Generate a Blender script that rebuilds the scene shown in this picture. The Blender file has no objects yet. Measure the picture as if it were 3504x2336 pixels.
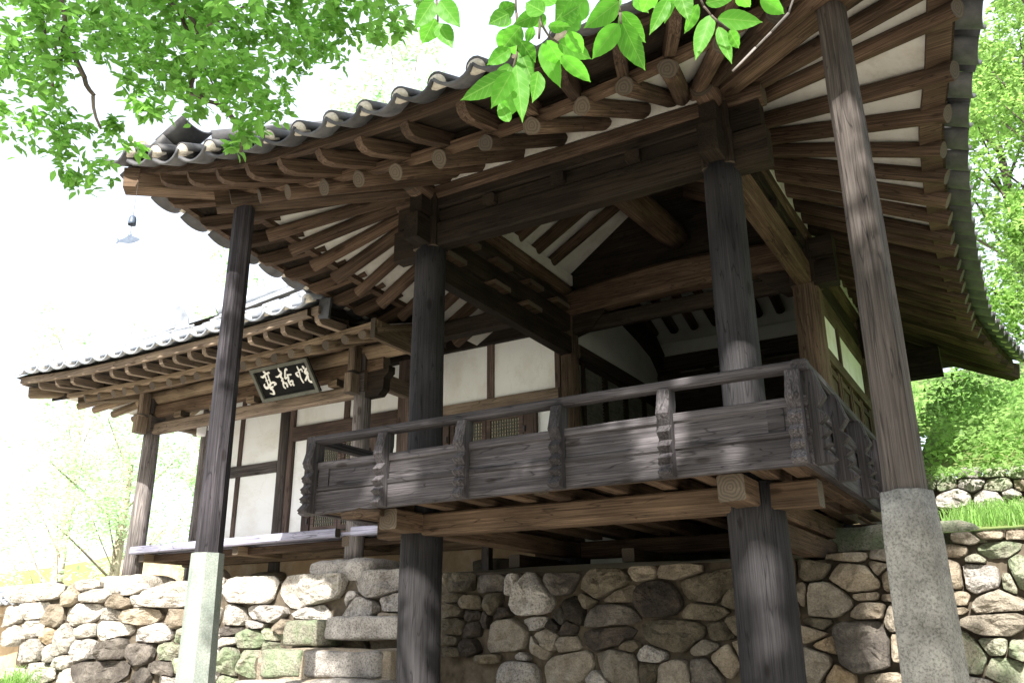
import bpy, math, random
import numpy as np
from mathutils import Vector, Matrix, noise as mnoise
# A Korean hill pavilion: raised timber pavilion with balcony, low hall on its left, rubble walls.
# Metres; x along the balcony front, y away from the viewer, z up (0 = top of the handrail).
CAM_LOC=(0.99358, -5.0581, -1.55956)
CAM_ROT=[[0.856945, 0.172765, 0.485591], [0.515377, -0.276727, -0.811054], [-0.005745, 0.945291, -0.326179]]
LENS=30.0996
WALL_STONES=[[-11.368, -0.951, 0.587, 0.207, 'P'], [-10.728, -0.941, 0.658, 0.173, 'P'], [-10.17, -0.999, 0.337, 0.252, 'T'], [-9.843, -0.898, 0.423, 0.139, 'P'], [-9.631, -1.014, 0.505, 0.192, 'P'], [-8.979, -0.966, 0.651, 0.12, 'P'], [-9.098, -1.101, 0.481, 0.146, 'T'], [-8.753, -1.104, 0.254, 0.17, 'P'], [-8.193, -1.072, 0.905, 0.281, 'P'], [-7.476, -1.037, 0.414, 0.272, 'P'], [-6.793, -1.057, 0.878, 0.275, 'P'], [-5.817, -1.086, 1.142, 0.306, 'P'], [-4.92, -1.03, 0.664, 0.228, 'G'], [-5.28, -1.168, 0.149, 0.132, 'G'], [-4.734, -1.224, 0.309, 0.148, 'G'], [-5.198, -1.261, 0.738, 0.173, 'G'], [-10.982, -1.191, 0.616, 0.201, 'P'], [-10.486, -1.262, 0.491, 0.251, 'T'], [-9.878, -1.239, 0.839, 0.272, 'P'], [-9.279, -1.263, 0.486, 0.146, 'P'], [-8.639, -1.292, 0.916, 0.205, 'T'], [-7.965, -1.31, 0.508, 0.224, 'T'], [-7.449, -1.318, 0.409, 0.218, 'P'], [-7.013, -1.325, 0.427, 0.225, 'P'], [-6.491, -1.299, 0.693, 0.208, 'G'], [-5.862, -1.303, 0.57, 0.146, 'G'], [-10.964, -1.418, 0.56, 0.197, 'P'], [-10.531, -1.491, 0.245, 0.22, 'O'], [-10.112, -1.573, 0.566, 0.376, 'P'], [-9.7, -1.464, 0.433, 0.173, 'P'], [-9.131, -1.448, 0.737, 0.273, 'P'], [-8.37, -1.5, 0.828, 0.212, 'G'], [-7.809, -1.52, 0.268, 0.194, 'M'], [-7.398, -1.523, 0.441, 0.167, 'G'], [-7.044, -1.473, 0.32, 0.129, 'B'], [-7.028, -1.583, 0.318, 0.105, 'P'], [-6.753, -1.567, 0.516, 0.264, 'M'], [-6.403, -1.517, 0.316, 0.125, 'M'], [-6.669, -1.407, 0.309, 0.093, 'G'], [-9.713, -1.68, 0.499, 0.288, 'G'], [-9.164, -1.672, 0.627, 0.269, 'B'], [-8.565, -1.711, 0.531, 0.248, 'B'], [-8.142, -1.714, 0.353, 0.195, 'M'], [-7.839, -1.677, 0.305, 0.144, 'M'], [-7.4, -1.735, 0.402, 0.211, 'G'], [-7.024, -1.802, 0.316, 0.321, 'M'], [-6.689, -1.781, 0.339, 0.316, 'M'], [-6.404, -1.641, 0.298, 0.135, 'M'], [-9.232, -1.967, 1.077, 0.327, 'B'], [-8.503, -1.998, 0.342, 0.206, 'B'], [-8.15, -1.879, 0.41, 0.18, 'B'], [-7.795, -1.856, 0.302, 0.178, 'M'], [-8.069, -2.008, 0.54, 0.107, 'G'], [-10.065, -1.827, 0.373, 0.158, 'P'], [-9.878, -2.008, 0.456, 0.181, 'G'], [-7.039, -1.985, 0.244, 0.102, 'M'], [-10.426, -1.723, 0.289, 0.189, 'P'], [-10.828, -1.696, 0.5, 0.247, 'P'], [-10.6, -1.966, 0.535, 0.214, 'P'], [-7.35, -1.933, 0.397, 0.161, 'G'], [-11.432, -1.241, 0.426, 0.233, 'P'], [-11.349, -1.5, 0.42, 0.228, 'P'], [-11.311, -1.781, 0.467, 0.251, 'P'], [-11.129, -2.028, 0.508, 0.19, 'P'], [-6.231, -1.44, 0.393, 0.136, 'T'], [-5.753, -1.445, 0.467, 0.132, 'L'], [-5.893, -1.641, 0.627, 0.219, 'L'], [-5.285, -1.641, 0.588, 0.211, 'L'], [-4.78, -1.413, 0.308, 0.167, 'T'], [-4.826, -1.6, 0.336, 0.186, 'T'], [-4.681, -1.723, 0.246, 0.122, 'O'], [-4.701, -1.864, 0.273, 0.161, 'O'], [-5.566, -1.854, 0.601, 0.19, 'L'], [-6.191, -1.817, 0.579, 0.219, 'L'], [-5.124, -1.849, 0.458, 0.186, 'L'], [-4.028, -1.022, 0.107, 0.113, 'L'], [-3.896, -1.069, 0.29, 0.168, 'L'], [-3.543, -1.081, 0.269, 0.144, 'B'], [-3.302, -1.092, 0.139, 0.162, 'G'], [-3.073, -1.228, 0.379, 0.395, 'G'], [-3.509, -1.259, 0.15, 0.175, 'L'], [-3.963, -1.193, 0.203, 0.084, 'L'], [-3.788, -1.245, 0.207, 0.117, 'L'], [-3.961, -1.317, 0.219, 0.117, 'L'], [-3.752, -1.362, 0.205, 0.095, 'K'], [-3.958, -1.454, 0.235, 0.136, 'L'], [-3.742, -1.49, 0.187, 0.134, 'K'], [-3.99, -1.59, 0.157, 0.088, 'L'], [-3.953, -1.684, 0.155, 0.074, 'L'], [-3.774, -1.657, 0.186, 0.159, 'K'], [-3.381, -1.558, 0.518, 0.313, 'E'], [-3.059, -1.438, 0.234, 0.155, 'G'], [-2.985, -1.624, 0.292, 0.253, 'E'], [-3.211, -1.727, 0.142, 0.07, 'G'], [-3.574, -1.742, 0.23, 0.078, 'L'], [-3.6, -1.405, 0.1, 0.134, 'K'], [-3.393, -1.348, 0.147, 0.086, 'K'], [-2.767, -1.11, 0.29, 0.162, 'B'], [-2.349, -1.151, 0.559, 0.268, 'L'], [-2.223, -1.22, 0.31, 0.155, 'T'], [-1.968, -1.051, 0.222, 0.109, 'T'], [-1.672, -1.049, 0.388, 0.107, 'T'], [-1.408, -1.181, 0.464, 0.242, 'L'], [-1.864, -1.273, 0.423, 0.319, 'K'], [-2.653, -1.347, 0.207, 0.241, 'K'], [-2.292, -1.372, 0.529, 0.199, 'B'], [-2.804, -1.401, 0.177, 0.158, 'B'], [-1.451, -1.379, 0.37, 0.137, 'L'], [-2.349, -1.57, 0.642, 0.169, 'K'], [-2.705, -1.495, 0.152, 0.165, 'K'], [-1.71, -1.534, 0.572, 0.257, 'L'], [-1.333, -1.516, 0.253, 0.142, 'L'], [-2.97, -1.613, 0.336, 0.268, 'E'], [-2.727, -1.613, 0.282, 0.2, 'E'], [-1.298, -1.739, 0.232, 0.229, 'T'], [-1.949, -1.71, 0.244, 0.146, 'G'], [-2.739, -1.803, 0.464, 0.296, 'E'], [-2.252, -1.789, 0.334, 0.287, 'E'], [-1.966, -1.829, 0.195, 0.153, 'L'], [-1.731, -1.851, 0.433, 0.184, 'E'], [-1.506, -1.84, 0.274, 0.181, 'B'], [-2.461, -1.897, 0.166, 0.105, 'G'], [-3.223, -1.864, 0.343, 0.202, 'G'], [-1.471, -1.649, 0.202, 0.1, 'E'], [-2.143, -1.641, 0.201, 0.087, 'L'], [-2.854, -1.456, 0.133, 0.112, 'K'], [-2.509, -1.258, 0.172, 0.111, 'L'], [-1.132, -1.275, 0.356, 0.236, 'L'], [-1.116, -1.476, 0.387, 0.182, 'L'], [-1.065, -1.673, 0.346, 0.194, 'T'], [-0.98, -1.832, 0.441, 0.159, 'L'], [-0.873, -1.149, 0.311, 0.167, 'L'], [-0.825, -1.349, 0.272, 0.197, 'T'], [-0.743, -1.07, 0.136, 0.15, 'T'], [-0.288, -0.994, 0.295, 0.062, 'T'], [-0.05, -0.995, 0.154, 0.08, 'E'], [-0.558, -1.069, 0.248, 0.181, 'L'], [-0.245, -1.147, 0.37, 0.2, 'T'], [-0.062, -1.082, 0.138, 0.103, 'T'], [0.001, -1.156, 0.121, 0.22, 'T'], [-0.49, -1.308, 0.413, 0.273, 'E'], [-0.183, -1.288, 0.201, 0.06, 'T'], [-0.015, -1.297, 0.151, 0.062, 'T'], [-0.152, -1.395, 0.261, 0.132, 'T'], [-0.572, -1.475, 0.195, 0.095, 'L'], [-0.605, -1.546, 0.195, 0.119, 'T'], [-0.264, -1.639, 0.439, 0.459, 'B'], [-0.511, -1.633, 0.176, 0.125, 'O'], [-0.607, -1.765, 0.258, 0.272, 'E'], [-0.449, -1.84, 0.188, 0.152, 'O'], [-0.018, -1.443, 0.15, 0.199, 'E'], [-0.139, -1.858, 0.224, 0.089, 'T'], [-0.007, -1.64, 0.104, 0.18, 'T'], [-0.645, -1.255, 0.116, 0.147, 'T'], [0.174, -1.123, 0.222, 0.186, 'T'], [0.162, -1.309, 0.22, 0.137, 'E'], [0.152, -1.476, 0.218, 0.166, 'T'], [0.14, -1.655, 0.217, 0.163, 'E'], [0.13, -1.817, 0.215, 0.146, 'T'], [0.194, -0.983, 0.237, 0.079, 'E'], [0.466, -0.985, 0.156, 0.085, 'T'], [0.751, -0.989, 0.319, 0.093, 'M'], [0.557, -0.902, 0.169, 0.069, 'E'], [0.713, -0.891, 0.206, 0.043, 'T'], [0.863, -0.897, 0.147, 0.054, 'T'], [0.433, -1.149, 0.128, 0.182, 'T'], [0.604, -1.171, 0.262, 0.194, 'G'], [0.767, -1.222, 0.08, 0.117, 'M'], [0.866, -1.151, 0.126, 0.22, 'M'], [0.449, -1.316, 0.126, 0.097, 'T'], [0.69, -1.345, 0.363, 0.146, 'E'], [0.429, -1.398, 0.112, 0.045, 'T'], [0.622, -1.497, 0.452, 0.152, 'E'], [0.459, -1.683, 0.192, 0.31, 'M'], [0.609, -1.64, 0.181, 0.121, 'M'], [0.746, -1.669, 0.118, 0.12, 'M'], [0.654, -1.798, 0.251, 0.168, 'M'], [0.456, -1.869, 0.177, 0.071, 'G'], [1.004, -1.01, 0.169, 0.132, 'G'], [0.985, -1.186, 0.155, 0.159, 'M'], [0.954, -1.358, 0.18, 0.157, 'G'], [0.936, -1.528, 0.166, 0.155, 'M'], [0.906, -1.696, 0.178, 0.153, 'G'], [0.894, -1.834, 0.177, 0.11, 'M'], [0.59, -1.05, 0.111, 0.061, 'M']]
WALL2_STONES=[[0.137, -0.032, 0.104, 0.137, 'M'], [0.289, -0.058, 0.184, 0.176, 'M'], [0.506, 0.017, 0.22, 0.108, 'G'], [0.508, -0.09, 0.279, 0.129, 'G'], [0.752, -0.119, 0.309, 0.131, 'M'], [0.323, -0.231, 0.323, 0.191, 'G'], [0.639, -0.264, 0.273, 0.192, 'G'], [0.843, -0.22, 0.172, 0.082, 'G'], [0.902, -0.323, 0.16, 0.107, 'E'], [0.398, -0.383, 0.518, 0.088, 'M'], [0.828, -0.415, 0.284, 0.081, 'G'], [0.955, -0.02, 0.19, 0.131, 'M'], [0.936, -0.129, 0.114, 0.108, 'T'], [-0.008, -0.216, 0.294, 0.181, 'M'], [-0.023, -0.029, 0.19, 0.161, 'M'], [0.734, 0.001, 0.195, 0.088, 'M'], [1.11, -0.112, 0.223, 0.172, 'G'], [1.09, -0.327, 0.24, 0.191, 'M'], [0.033, -0.367, 0.249, 0.09, 'M']]
STEP_BLOCKS=[[-5.885, -1.637, -5.309, -1.379, 1.75, 'M'], [-5.292, -1.576, -4.315, -1.353, 1.75, 'G'], [-5.816, -1.917, -5.294, -1.663, 1.42, 'M'], [-5.252, -1.908, -4.306, -1.671, 1.42, 'G'], [-5.825, -2.136, -4.897, -1.93, 1.1, 'P'], [-4.866, -2.107, -3.994, -1.91, 1.1, 'G']]
BIG_LEAVES=[[0.5279, -3.9149, -0.5596, 0.4676, -3.8988, -0.5993, 0.0384], [0.5219, -3.8869, -0.5116, 0.537, -3.8123, -0.5351, 0.0394], [0.5246, -3.8913, -0.537, 0.5316, -3.8108, -0.5926, 0.0422], [0.5787, -4.0346, -0.6232, 0.5223, -4.0455, -0.6578, 0.0364], [0.461, -3.8992, -0.4624, 0.4108, -3.8903, -0.4922, 0.0484], [0.4483, -3.918, -0.4657, 0.4178, -3.9386, -0.5243, 0.0521], [0.6194, -3.9121, -0.5434, 0.5839, -3.9197, -0.609, 0.0262], [0.6208, -3.8971, -0.5238, 0.5964, -3.8767, -0.5621, 0.0235], [0.6641, -3.9931, -0.611, 0.6713, -3.9832, -0.6639, 0.0294], [0.6705, -3.9206, -0.5858, 0.6313, -3.8836, -0.6033, 0.0199], [0.6599, -3.8084, -0.5228, 0.6265, -3.8153, -0.6082, 0.033], [0.6672, -3.7946, -0.5232, 0.7379, -3.7677, -0.5427, 0.0363], [0.6748, -3.8256, -0.5668, 0.6881, -3.8132, -0.6388, 0.023], [0.7203, -3.9387, -0.6709, 0.7211, -3.8887, -0.6725, 0.019], [0.6852, -3.9285, -0.5959, 0.7316, -3.9167, -0.5953, 0.0251], [0.7308, -3.7281, -0.4576, 0.759, -3.6615, -0.4592, 0.0305], [0.7294, -3.8897, -0.5677, 0.7336, -3.8332, -0.5582, 0.0218], [0.4388, -3.9758, -0.6024, 0.4763, -3.9187, -0.6143, 0.0341], [0.471, -4.0263, -0.675, 0.4888, -3.9539, -0.6897, 0.0265], [0.4103, -3.9591, -0.5749, 0.4082, -3.8973, -0.5865, 0.0388], [0.3835, -3.9257, -0.5483, 0.3996, -3.8916, -0.6279, 0.0369], [0.4006, -4.034, -0.6454, 0.4184, -4.0163, -0.7142, 0.0257], [0.4127, -4.0692, -0.6984, 0.4162, -4.0578, -0.7979, 0.0312], [0.4097, -4.0493, -0.6378, 0.4169, -4.0136, -0.6601, 0.0273], [0.4798, -4.0855, -0.6627, 0.502, -4.0486, -0.6472, 0.019], [0.4418, -4.0393, -0.5881, 0.402, -4.0604, -0.611, 0.0293], [0.3674, -3.9604, -0.5416, 0.38, -3.9431, -0.5397, 0.0277], [0.6247, -3.948, -0.5592, 0.6634, -3.9119, -0.5653, 0.0328], [0.5525, -3.8987, -0.5032, 0.5763, -3.8985, -0.5461, 0.0233], [0.5484, -3.8425, -0.4501, 0.5718, -3.8447, -0.496, 0.0243], [0.498, -3.9241, -0.488, 0.516, -3.8701, -0.4801, 0.0352], [0.4776, -4.0912, -0.641, 0.4411, -4.0882, -0.6017, 0.0311], [0.4119, -4.0247, -0.6481, 0.3757, -4.007, -0.6961, 0.0331], [0.454, -4.0727, -0.7289, 0.4495, -4.0836, -0.7892, 0.0242], [0.487, -4.0362, -0.644, 0.4884, -3.9768, -0.6474, 0.0285], [0.4244, -4.0742, -0.6312, 0.3811, -4.0573, -0.6443, 0.0339], [0.3294, -3.9575, -0.5236, 0.3197, -3.9025, -0.5357, 0.0363], [0.3832, -4.0402, -0.6683, 0.3611, -4.0387, -0.7099, 0.033], [0.4116, -4.0146, -0.5572, 0.4137, -3.9726, -0.5603, 0.0302], [0.4917, -4.0595, -0.6328, 0.5079, -4.0278, -0.5959, 0.0334], [0.4584, -3.9238, -0.5126, 0.4182, -3.8973, -0.5196, 0.0355], [0.6248, -4.0114, -0.6067, 0.594, -3.9733, -0.6074, 0.0278], [0.6748, -3.9703, -0.5945, 0.6524, -3.9745, -0.6255, 0.0281], [0.5282, -3.9375, -0.5118, 0.5112, -3.8918, -0.5175, 0.0268], [0.4656, -4.03, -0.5744, 0.427, -4.0184, -0.526, 0.033], [0.3619, -4.0398, -0.5535, 0.392, -4.0321, -0.5431, 0.0303], [0.2965, -4.139, -0.572, 0.2709, -4.1524, -0.6254, 0.0321], [0.3337, -4.1711, -0.6123, 0.3623, -4.1557, -0.6636, 0.0336], [0.2502, -4.0702, -0.538, 0.1961, -4.0369, -0.5488, 0.0357], [0.3162, -4.1488, -0.6328, 0.341, -4.1446, -0.6861, 0.0298], [0.2141, -4.0333, -0.4647, 0.2027, -4.0357, -0.4368, 0.0284], [0.3895, -4.0545, -0.5783, 0.3628, -4.0746, -0.6017, 0.0296], [0.363, -4.0179, -0.5703, 0.3317, -3.9851, -0.5877, 0.0306], [0.3775, -4.028, -0.6255, 0.3365, -4.0385, -0.6488, 0.028], [0.4129, -4.0857, -0.7233, 0.3146, -4.0853, -0.7382, 0.0335], [0.4168, -4.0895, -0.7251, 0.3744, -4.0835, -0.7741, 0.0319], [0.3361, -3.9479, -0.6045, 0.3155, -3.9773, -0.622, 0.0318], [0.3583, -3.9918, -0.5409, 0.3058, -3.9844, -0.4965, 0.0273], [0.3478, -3.977, -0.6677, 0.3195, -3.9437, -0.6914, 0.0384], [0.3919, -4.0569, -0.789, 0.3803, -4.0709, -0.7567, 0.0211]]
BIG_TWIGS=[[[0.5417, -3.9588, -0.5202], [0.5435, -3.9479, -0.5447], [0.5426, -3.9415, -0.5621], [0.5403, -3.9358, -0.5796]], [[0.6605, -3.8846, -0.528], [0.6655, -3.8718, -0.5525], [0.6739, -3.8608, -0.5672], [0.6816, -3.8523, -0.577], [0.6964, -3.8377, -0.5911]], [[0.4564, -4.0102, -0.5197], [0.4266, -4.0112, -0.5613], [0.4174, -3.9999, -0.6032]], [[0.4279, -4.0273, -0.5195], [0.4241, -4.0071, -0.5753], [0.4322, -3.9924, -0.5998], [0.4445, -3.9808, -0.6103]], [[0.282, -4.115, -0.5185], [0.2795, -4.1074, -0.5412], [0.2756, -4.0964, -0.5743]], [[0.3976, -4.0483, -0.5123], [0.3918, -4.0321, -0.5611], [0.3893, -4.021, -0.5925], [0.382, -4.0128, -0.6239], [0.3683, -4.0084, -0.6552]], [[0.6219, -3.9134, -0.5138], [0.6229, -3.9044, -0.5347]], [[0.8014, -3.797, -0.5359], [0.7868, -3.7946, -0.5638], [0.7558, -3.8006, -0.595], [0.7292, -3.8068, -0.6192], [0.6882, -3.8163, -0.6566]]]
LEAF_BLOBS=[[-1.408, -3.962, 0.261, 0.135], [-2.08, -3.608, 0.513, 0.153], [-1.45, -3.804, 0.252, 0.114], [-1.509, -3.719, 0.44, 0.135], [-1.895, -3.426, 0.809, 0.178], [-1.663, -3.415, 0.677, 0.17], [-1.618, -3.282, 0.792, 0.194], [-1.097, -3.471, 0.437, 0.165], [-0.991, -3.374, 0.46, 0.152], [-1.039, -3.171, 0.622, 0.148], [-0.746, -3.247, 0.481, 0.121], [-0.549, -3.314, 0.365, 0.085], [-1.199, -3.53, 0.279, 0.148], [-0.903, -3.599, 0.103, 0.148], [-1.036, -3.413, 0.15, 0.102], [-1.391, -3.052, 0.597, 0.142], [-1.232, -3.025, 0.678, 0.123], [-1.471, -3.456, 0.376, 0.111], [-1.441, -3.582, 0.341, 0.076], [-1.184, -3.536, 0.115, 0.087], [-1.074, -3.713, -0.044, 0.053], [-0.979, -3.446, -0.005, 0.063], [-1.296, -3.128, 0.296, 0.063], [-1.435, -3.097, 0.272, 0.043], [-1.656, -3.785, 0.104, 0.095], [-1.937, -3.523, 0.334, 0.092], [-1.866, -3.469, 0.272, 0.083], [-2.026, -3.631, 0.19, 0.073], [-1.886, -3.578, 0.173, 0.072], [-1.904, -3.457, 0.138, 0.07], [-1.518, -3.609, -0.123, 0.032], [-1.739, -3.423, 0.132, 0.042], [-1.494, -3.801, 0.137, 0.085], [-1.786, -3.82, 0.377, 0.121], [-1.038, -3.08, 0.523, 0.05], [-1.368, -3.301, 0.337, 0.081], [-1.319, -3.61, -0.038, 0.037], [-1.908, -3.325, 0.375, 0.053], [-1.121, -3.187, 0.296, 0.058], [-1.23, -3.453, 0.583, 0.141], [-0.716, -3.697, 0.211, 0.102], [-1.32, -3.551, 0.59, 0.139], [-1.227, -3.777, 0.381, 0.098], [-1.793, -3.704, 0.65, 0.113], [-0.856, -3.352, 0.528, 0.105], [-1.384, -3.101, 0.204, 0.017], [-1.719, -3.452, 0.057, 0.042], [-1.951, -3.417, 0.087, 0.037], [-1.5, -3.597, -0.172, 0.02], [-0.656, -3.053, 0.638, 0.064], [-0.631, -2.958, 0.726, 0.049], [-0.588, -2.849, 0.798, 0.051], [-0.552, -3.243, 0.364, 0.043], [-0.889, -2.945, 0.633, 0.042], [-1.042, -2.998, 0.619, 0.06]]
BRANCHES=[[[-1.303, -3.594, 0.578], [-1.263, -3.55, 0.527], [-1.24, -3.53, 0.513], [-1.223, -3.499, 0.462], [-1.233, -3.462, 0.354], [-1.226, -3.452, 0.339], [-1.203, -3.409, 0.267], [-1.197, -3.382, 0.209]], [[-1.234, -3.46, 0.347], [-1.275, -3.444, 0.246]], [[-1.435, -3.86, 0.431], [-1.44, -3.825, 0.337], [-1.458, -3.809, 0.269], [-1.503, -3.798, 0.175], [-1.512, -3.793, 0.148]], [[-1.338, -3.499, 0.597], [-1.329, -3.47, 0.537], [-1.274, -3.395, 0.432], [-1.256, -3.363, 0.38]], [[-1.444, -3.819, 0.316], [-1.414, -3.745, 0.175], [-1.4, -3.715, 0.121], [-1.4, -3.674, 0.02]], [[-1.205, -3.251, 0.79], [-1.368, -3.307, 0.688], [-1.449, -3.336, 0.641]], [[-1.68, -3.818, 0.574], [-1.684, -3.768, 0.444], [-1.654, -3.73, 0.393]], [[-1.275, -3.444, 0.246], [-1.241, -3.412, 0.217], [-1.198, -3.38, 0.202]], [[-1.124, -3.438, 0.15], [-1.09, -3.395, 0.094], [-1.081, -3.367, 0.038], [-1.092, -3.357, -0.003]]]
SIGN_STROKES=[[[[0.204, 0.117, 0.0187], [0.213, 0.145, 0.0262], [0.234, 0.214, 0.0187]], [[0.13, 0.251, 0.0112], [0.158, 0.284, 0.0238], [0.217, 0.228, 0.0187], [0.27, 0.196, 0.02], [0.295, 0.194, 0.0225]], [[0.202, 0.274, 0.0163], [0.2, 0.386, 0.015], [0.195, 0.532, 0.0163]], [[0.26, 0.223, 0.015], [0.252, 0.343, 0.015], [0.248, 0.484, 0.0175]], [[0.178, 0.409, 0.0088], [0.246, 0.392, 0.0088]], [[0.15, 0.475, 0.005], [0.126, 0.518, 0.0175], [0.141, 0.605, 0.0288], [0.191, 0.587, 0.0262], [0.25, 0.505, 0.0213], [0.301, 0.492, 0.0225], [0.328, 0.537, 0.025], [0.292, 0.576, 0.0112]], [[0.266, 0.603, 0.02], [0.209, 0.639, 0.025], [0.235, 0.689, 0.0213], [0.238, 0.766, 0.0213], [0.227, 0.818, 0.0187], [0.162, 0.776, 0.0037]]], [[[0.469, 0.13, 0.0138], [0.472, 0.205, 0.0213], [0.495, 0.243, 0.0187]], [[0.368, 0.34, 0.0037], [0.407, 0.361, 0.0175], [0.456, 0.321, 0.0187], [0.493, 0.273, 0.0213]], [[0.495, 0.253, 0.02], [0.456, 0.383, 0.0213], [0.477, 0.441, 0.0163], [0.448, 0.492, 0.02], [0.47, 0.53, 0.0175], [0.444, 0.583, 0.02]], [[0.447, 0.584, 0.0163], [0.44, 0.673, 0.0163], [0.459, 0.726, 0.0125]], [[0.474, 0.578, 0.015], [0.506, 0.589, 0.0213], [0.499, 0.694, 0.0187]], [[0.603, 0.204, 0.0275], [0.574, 0.22, 0.0187], [0.536, 0.359, 0.015], [0.522, 0.451, 0.0175], [0.562, 0.419, 0.015]], [[0.57, 0.361, 0.0138], [0.641, 0.373, 0.0163]], [[0.58, 0.375, 0.015], [0.575, 0.455, 0.0187], [0.555, 0.56, 0.02], [0.567, 0.676, 0.015]], [[0.579, 0.568, 0.0163], [0.618, 0.551, 0.0213], [0.613, 0.621, 0.0163], [0.613, 0.687, 0.0213]], [[0.566, 0.645, 0.01], [0.609, 0.65, 0.01]]], [[[0.784, 0.19, 0.015], [0.785, 0.334, 0.0163], [0.769, 0.512, 0.0175], [0.78, 0.669, 0.0187]], [[0.771, 0.349, 0.0112], [0.722, 0.368, 0.0138], [0.732, 0.428, 0.0262], [0.741, 0.487, 0.01]], [[0.802, 0.304, 0.0138], [0.837, 0.29, 0.0163], [0.835, 0.366, 0.01]], [[0.873, 0.211, 0.015], [0.881, 0.244, 0.0225], [0.884, 0.301, 0.0125]], [[0.943, 0.2, 0.0163], [0.95, 0.263, 0.0213], [0.892, 0.34, 0.0175], [0.869, 0.393, 0.0187], [0.889, 0.441, 0.0275]], [[0.892, 0.366, 0.015], [0.928, 0.424, 0.015], [0.895, 0.453, 0.0213]], [[0.892, 0.493, 0.0175], [0.858, 0.563, 0.0175], [0.829, 0.614, 0.0163]], [[0.903, 0.487, 0.0175], [0.887, 0.614, 0.02], [0.908, 0.682, 0.0213], [0.959, 0.669, 0.0213], [0.977, 0.533, 0.005]]]]
SHADE_N = 34
SHADE_LEAVES = 60000
# ---------------------------------------------------------------- camera, world, sun
SC = bpy.context.scene
cam = bpy.data.cameras.new('camera'); co = bpy.data.objects.new('camera', cam); SC.collection.objects.link(co)
co.matrix_world = Matrix.Translation(CAM_LOC) @ Matrix(CAM_ROT).to_4x4()
cam.lens = LENS; cam.sensor_width = 36.0; cam.clip_start = 0.05; cam.clip_end = 2000
SC.camera = co
SUN = Vector((.36, -.93, .84)).normalized()
w = bpy.data.worlds.new('World'); SC.world = w; w.use_nodes = True
nt = w.node_tree; nt.nodes.clear()
sky = nt.nodes.new('ShaderNodeTexSky'); sky.sky_type = 'NISHITA'; sky.sun_disc = False
sky.sun_elevation = math.asin(SUN.z); sky.sun_rotation = math.atan2(SUN.x, SUN.y)
sky.air_density = 1.0; sky.dust_density = 4.0; sky.ozone_density = 1.0
bg = nt.nodes.new('ShaderNodeBackground'); bg.inputs[1].default_value = 0.15
wo = nt.nodes.new('ShaderNodeOutputWorld'); hz_ = nt.nodes.new('ShaderNodeMixRGB'); hz_.inputs[0].default_value = .65; hz_.inputs[2].default_value = (4.2, 4.4, 4.65, 1)   # bright thin summer haze over the whole sky
nt.links.new(sky.outputs[0], hz_.inputs[1]); nt.links.new(hz_.outputs[0], bg.inputs[0]); nt.links.new(bg.outputs[0], wo.inputs[0])
sl = bpy.data.lights.new('sun', 'SUN'); sl.energy = 5.0; sl.angle = math.radians(.53); sl.color = (1, .95, .87)
so = bpy.data.objects.new('sun', sl); SC.collection.objects.link(so); so.rotation_euler = SUN.to_track_quat('Z', 'Y').to_euler()
SC.view_settings.view_transform = 'Standard'; SC.view_settings.look = 'None'
SC.view_settings.exposure = 1.5; SC.view_settings.gamma = 1; SC.view_settings.use_curve_mapping = False
SC.cycles.max_bounces = 8; SC.cycles.diffuse_bounces = 5; SC.cycles.transmission_bounces = 4

# ---------------------------------------------------------------- helpers
RN = random.Random(11)
WM = {}
Z = Vector((0, 0, 1))
def link(name, data, parent=None, M=None):
    o = bpy.data.objects.new(name, data); SC.collection.objects.link(o)
    M = M or Matrix()
    if parent is not None:
        o.parent = parent; o.matrix_basis = WM[parent.name].inverted() @ M
    else: o.matrix_basis = M
    WM[o.name] = M
    return o
def thing(name, label, cat, loc=(0, 0, 0), group=None):
    o = link(name, None, None, Matrix.Translation(loc)); o.empty_display_size = .2
    o['label'] = label; o['category'] = cat
    if group: o['group'] = group
    return o
def tagt(o, label, cat, group=None):
    o['label'] = label; o['category'] = cat
    if group: o['group'] = group
    return o
def mesh(name, vs, fs, mats, mi=None, smooth=None):
    m = bpy.data.meshes.new(name); m.from_pydata([tuple(v) for v in vs], [], fs)
    for a in (mats if isinstance(mats, (list, tuple)) else [mats]): m.materials.append(a)
    if mi is not None: m.polygons.foreach_set('material_index', mi)
    if smooth is not None:
        m.polygons.foreach_set('use_smooth', smooth if isinstance(smooth, list) else [bool(smooth)] * len(fs))
    m.update(); return m
def frame(p0, p1, up=Z):
    p0 = Vector(p0); p1 = Vector(p1); x = (p1 - p0).normalized(); up = Vector(up)
    y = up.cross(x)
    if y.length < 1e-4: y = Vector((0, 1, 0)).cross(x) if abs(x.y) < .9 else Vector((1, 0, 0)).cross(x)
    y.normalize(); z = x.cross(y)
    return Matrix(((x.x, y.x, z.x, p0.x), (x.y, y.y, z.y, p0.y), (x.z, y.z, z.z, p0.z), (0, 0, 0, 1))), (p1 - p0).length
def rings_mesh(name, rings, mats, smooth_side, closed=True, capmat=1):
    n = len(rings[0]); vs = [v for r in rings for v in r]; fs = []; mi = []; sm = []
    for i in range(len(rings) - 1):
        for j in range(n if closed else n - 1):
            a = i * n + j; b = i * n + (j + 1) % n
            fs.append((a, b, b + n, a + n)); mi.append(0); sm.append(smooth_side)
    if closed:
        k = len(mats) > 1
        fs.append(tuple(reversed(range(n)))); mi.append(capmat if k else 0); sm.append(False)
        fs.append(tuple(range((len(rings) - 1) * n, len(rings) * n))); mi.append(capmat if k else 0); sm.append(False)
    return mesh(name, vs, fs, mats, mi, sm)
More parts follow.
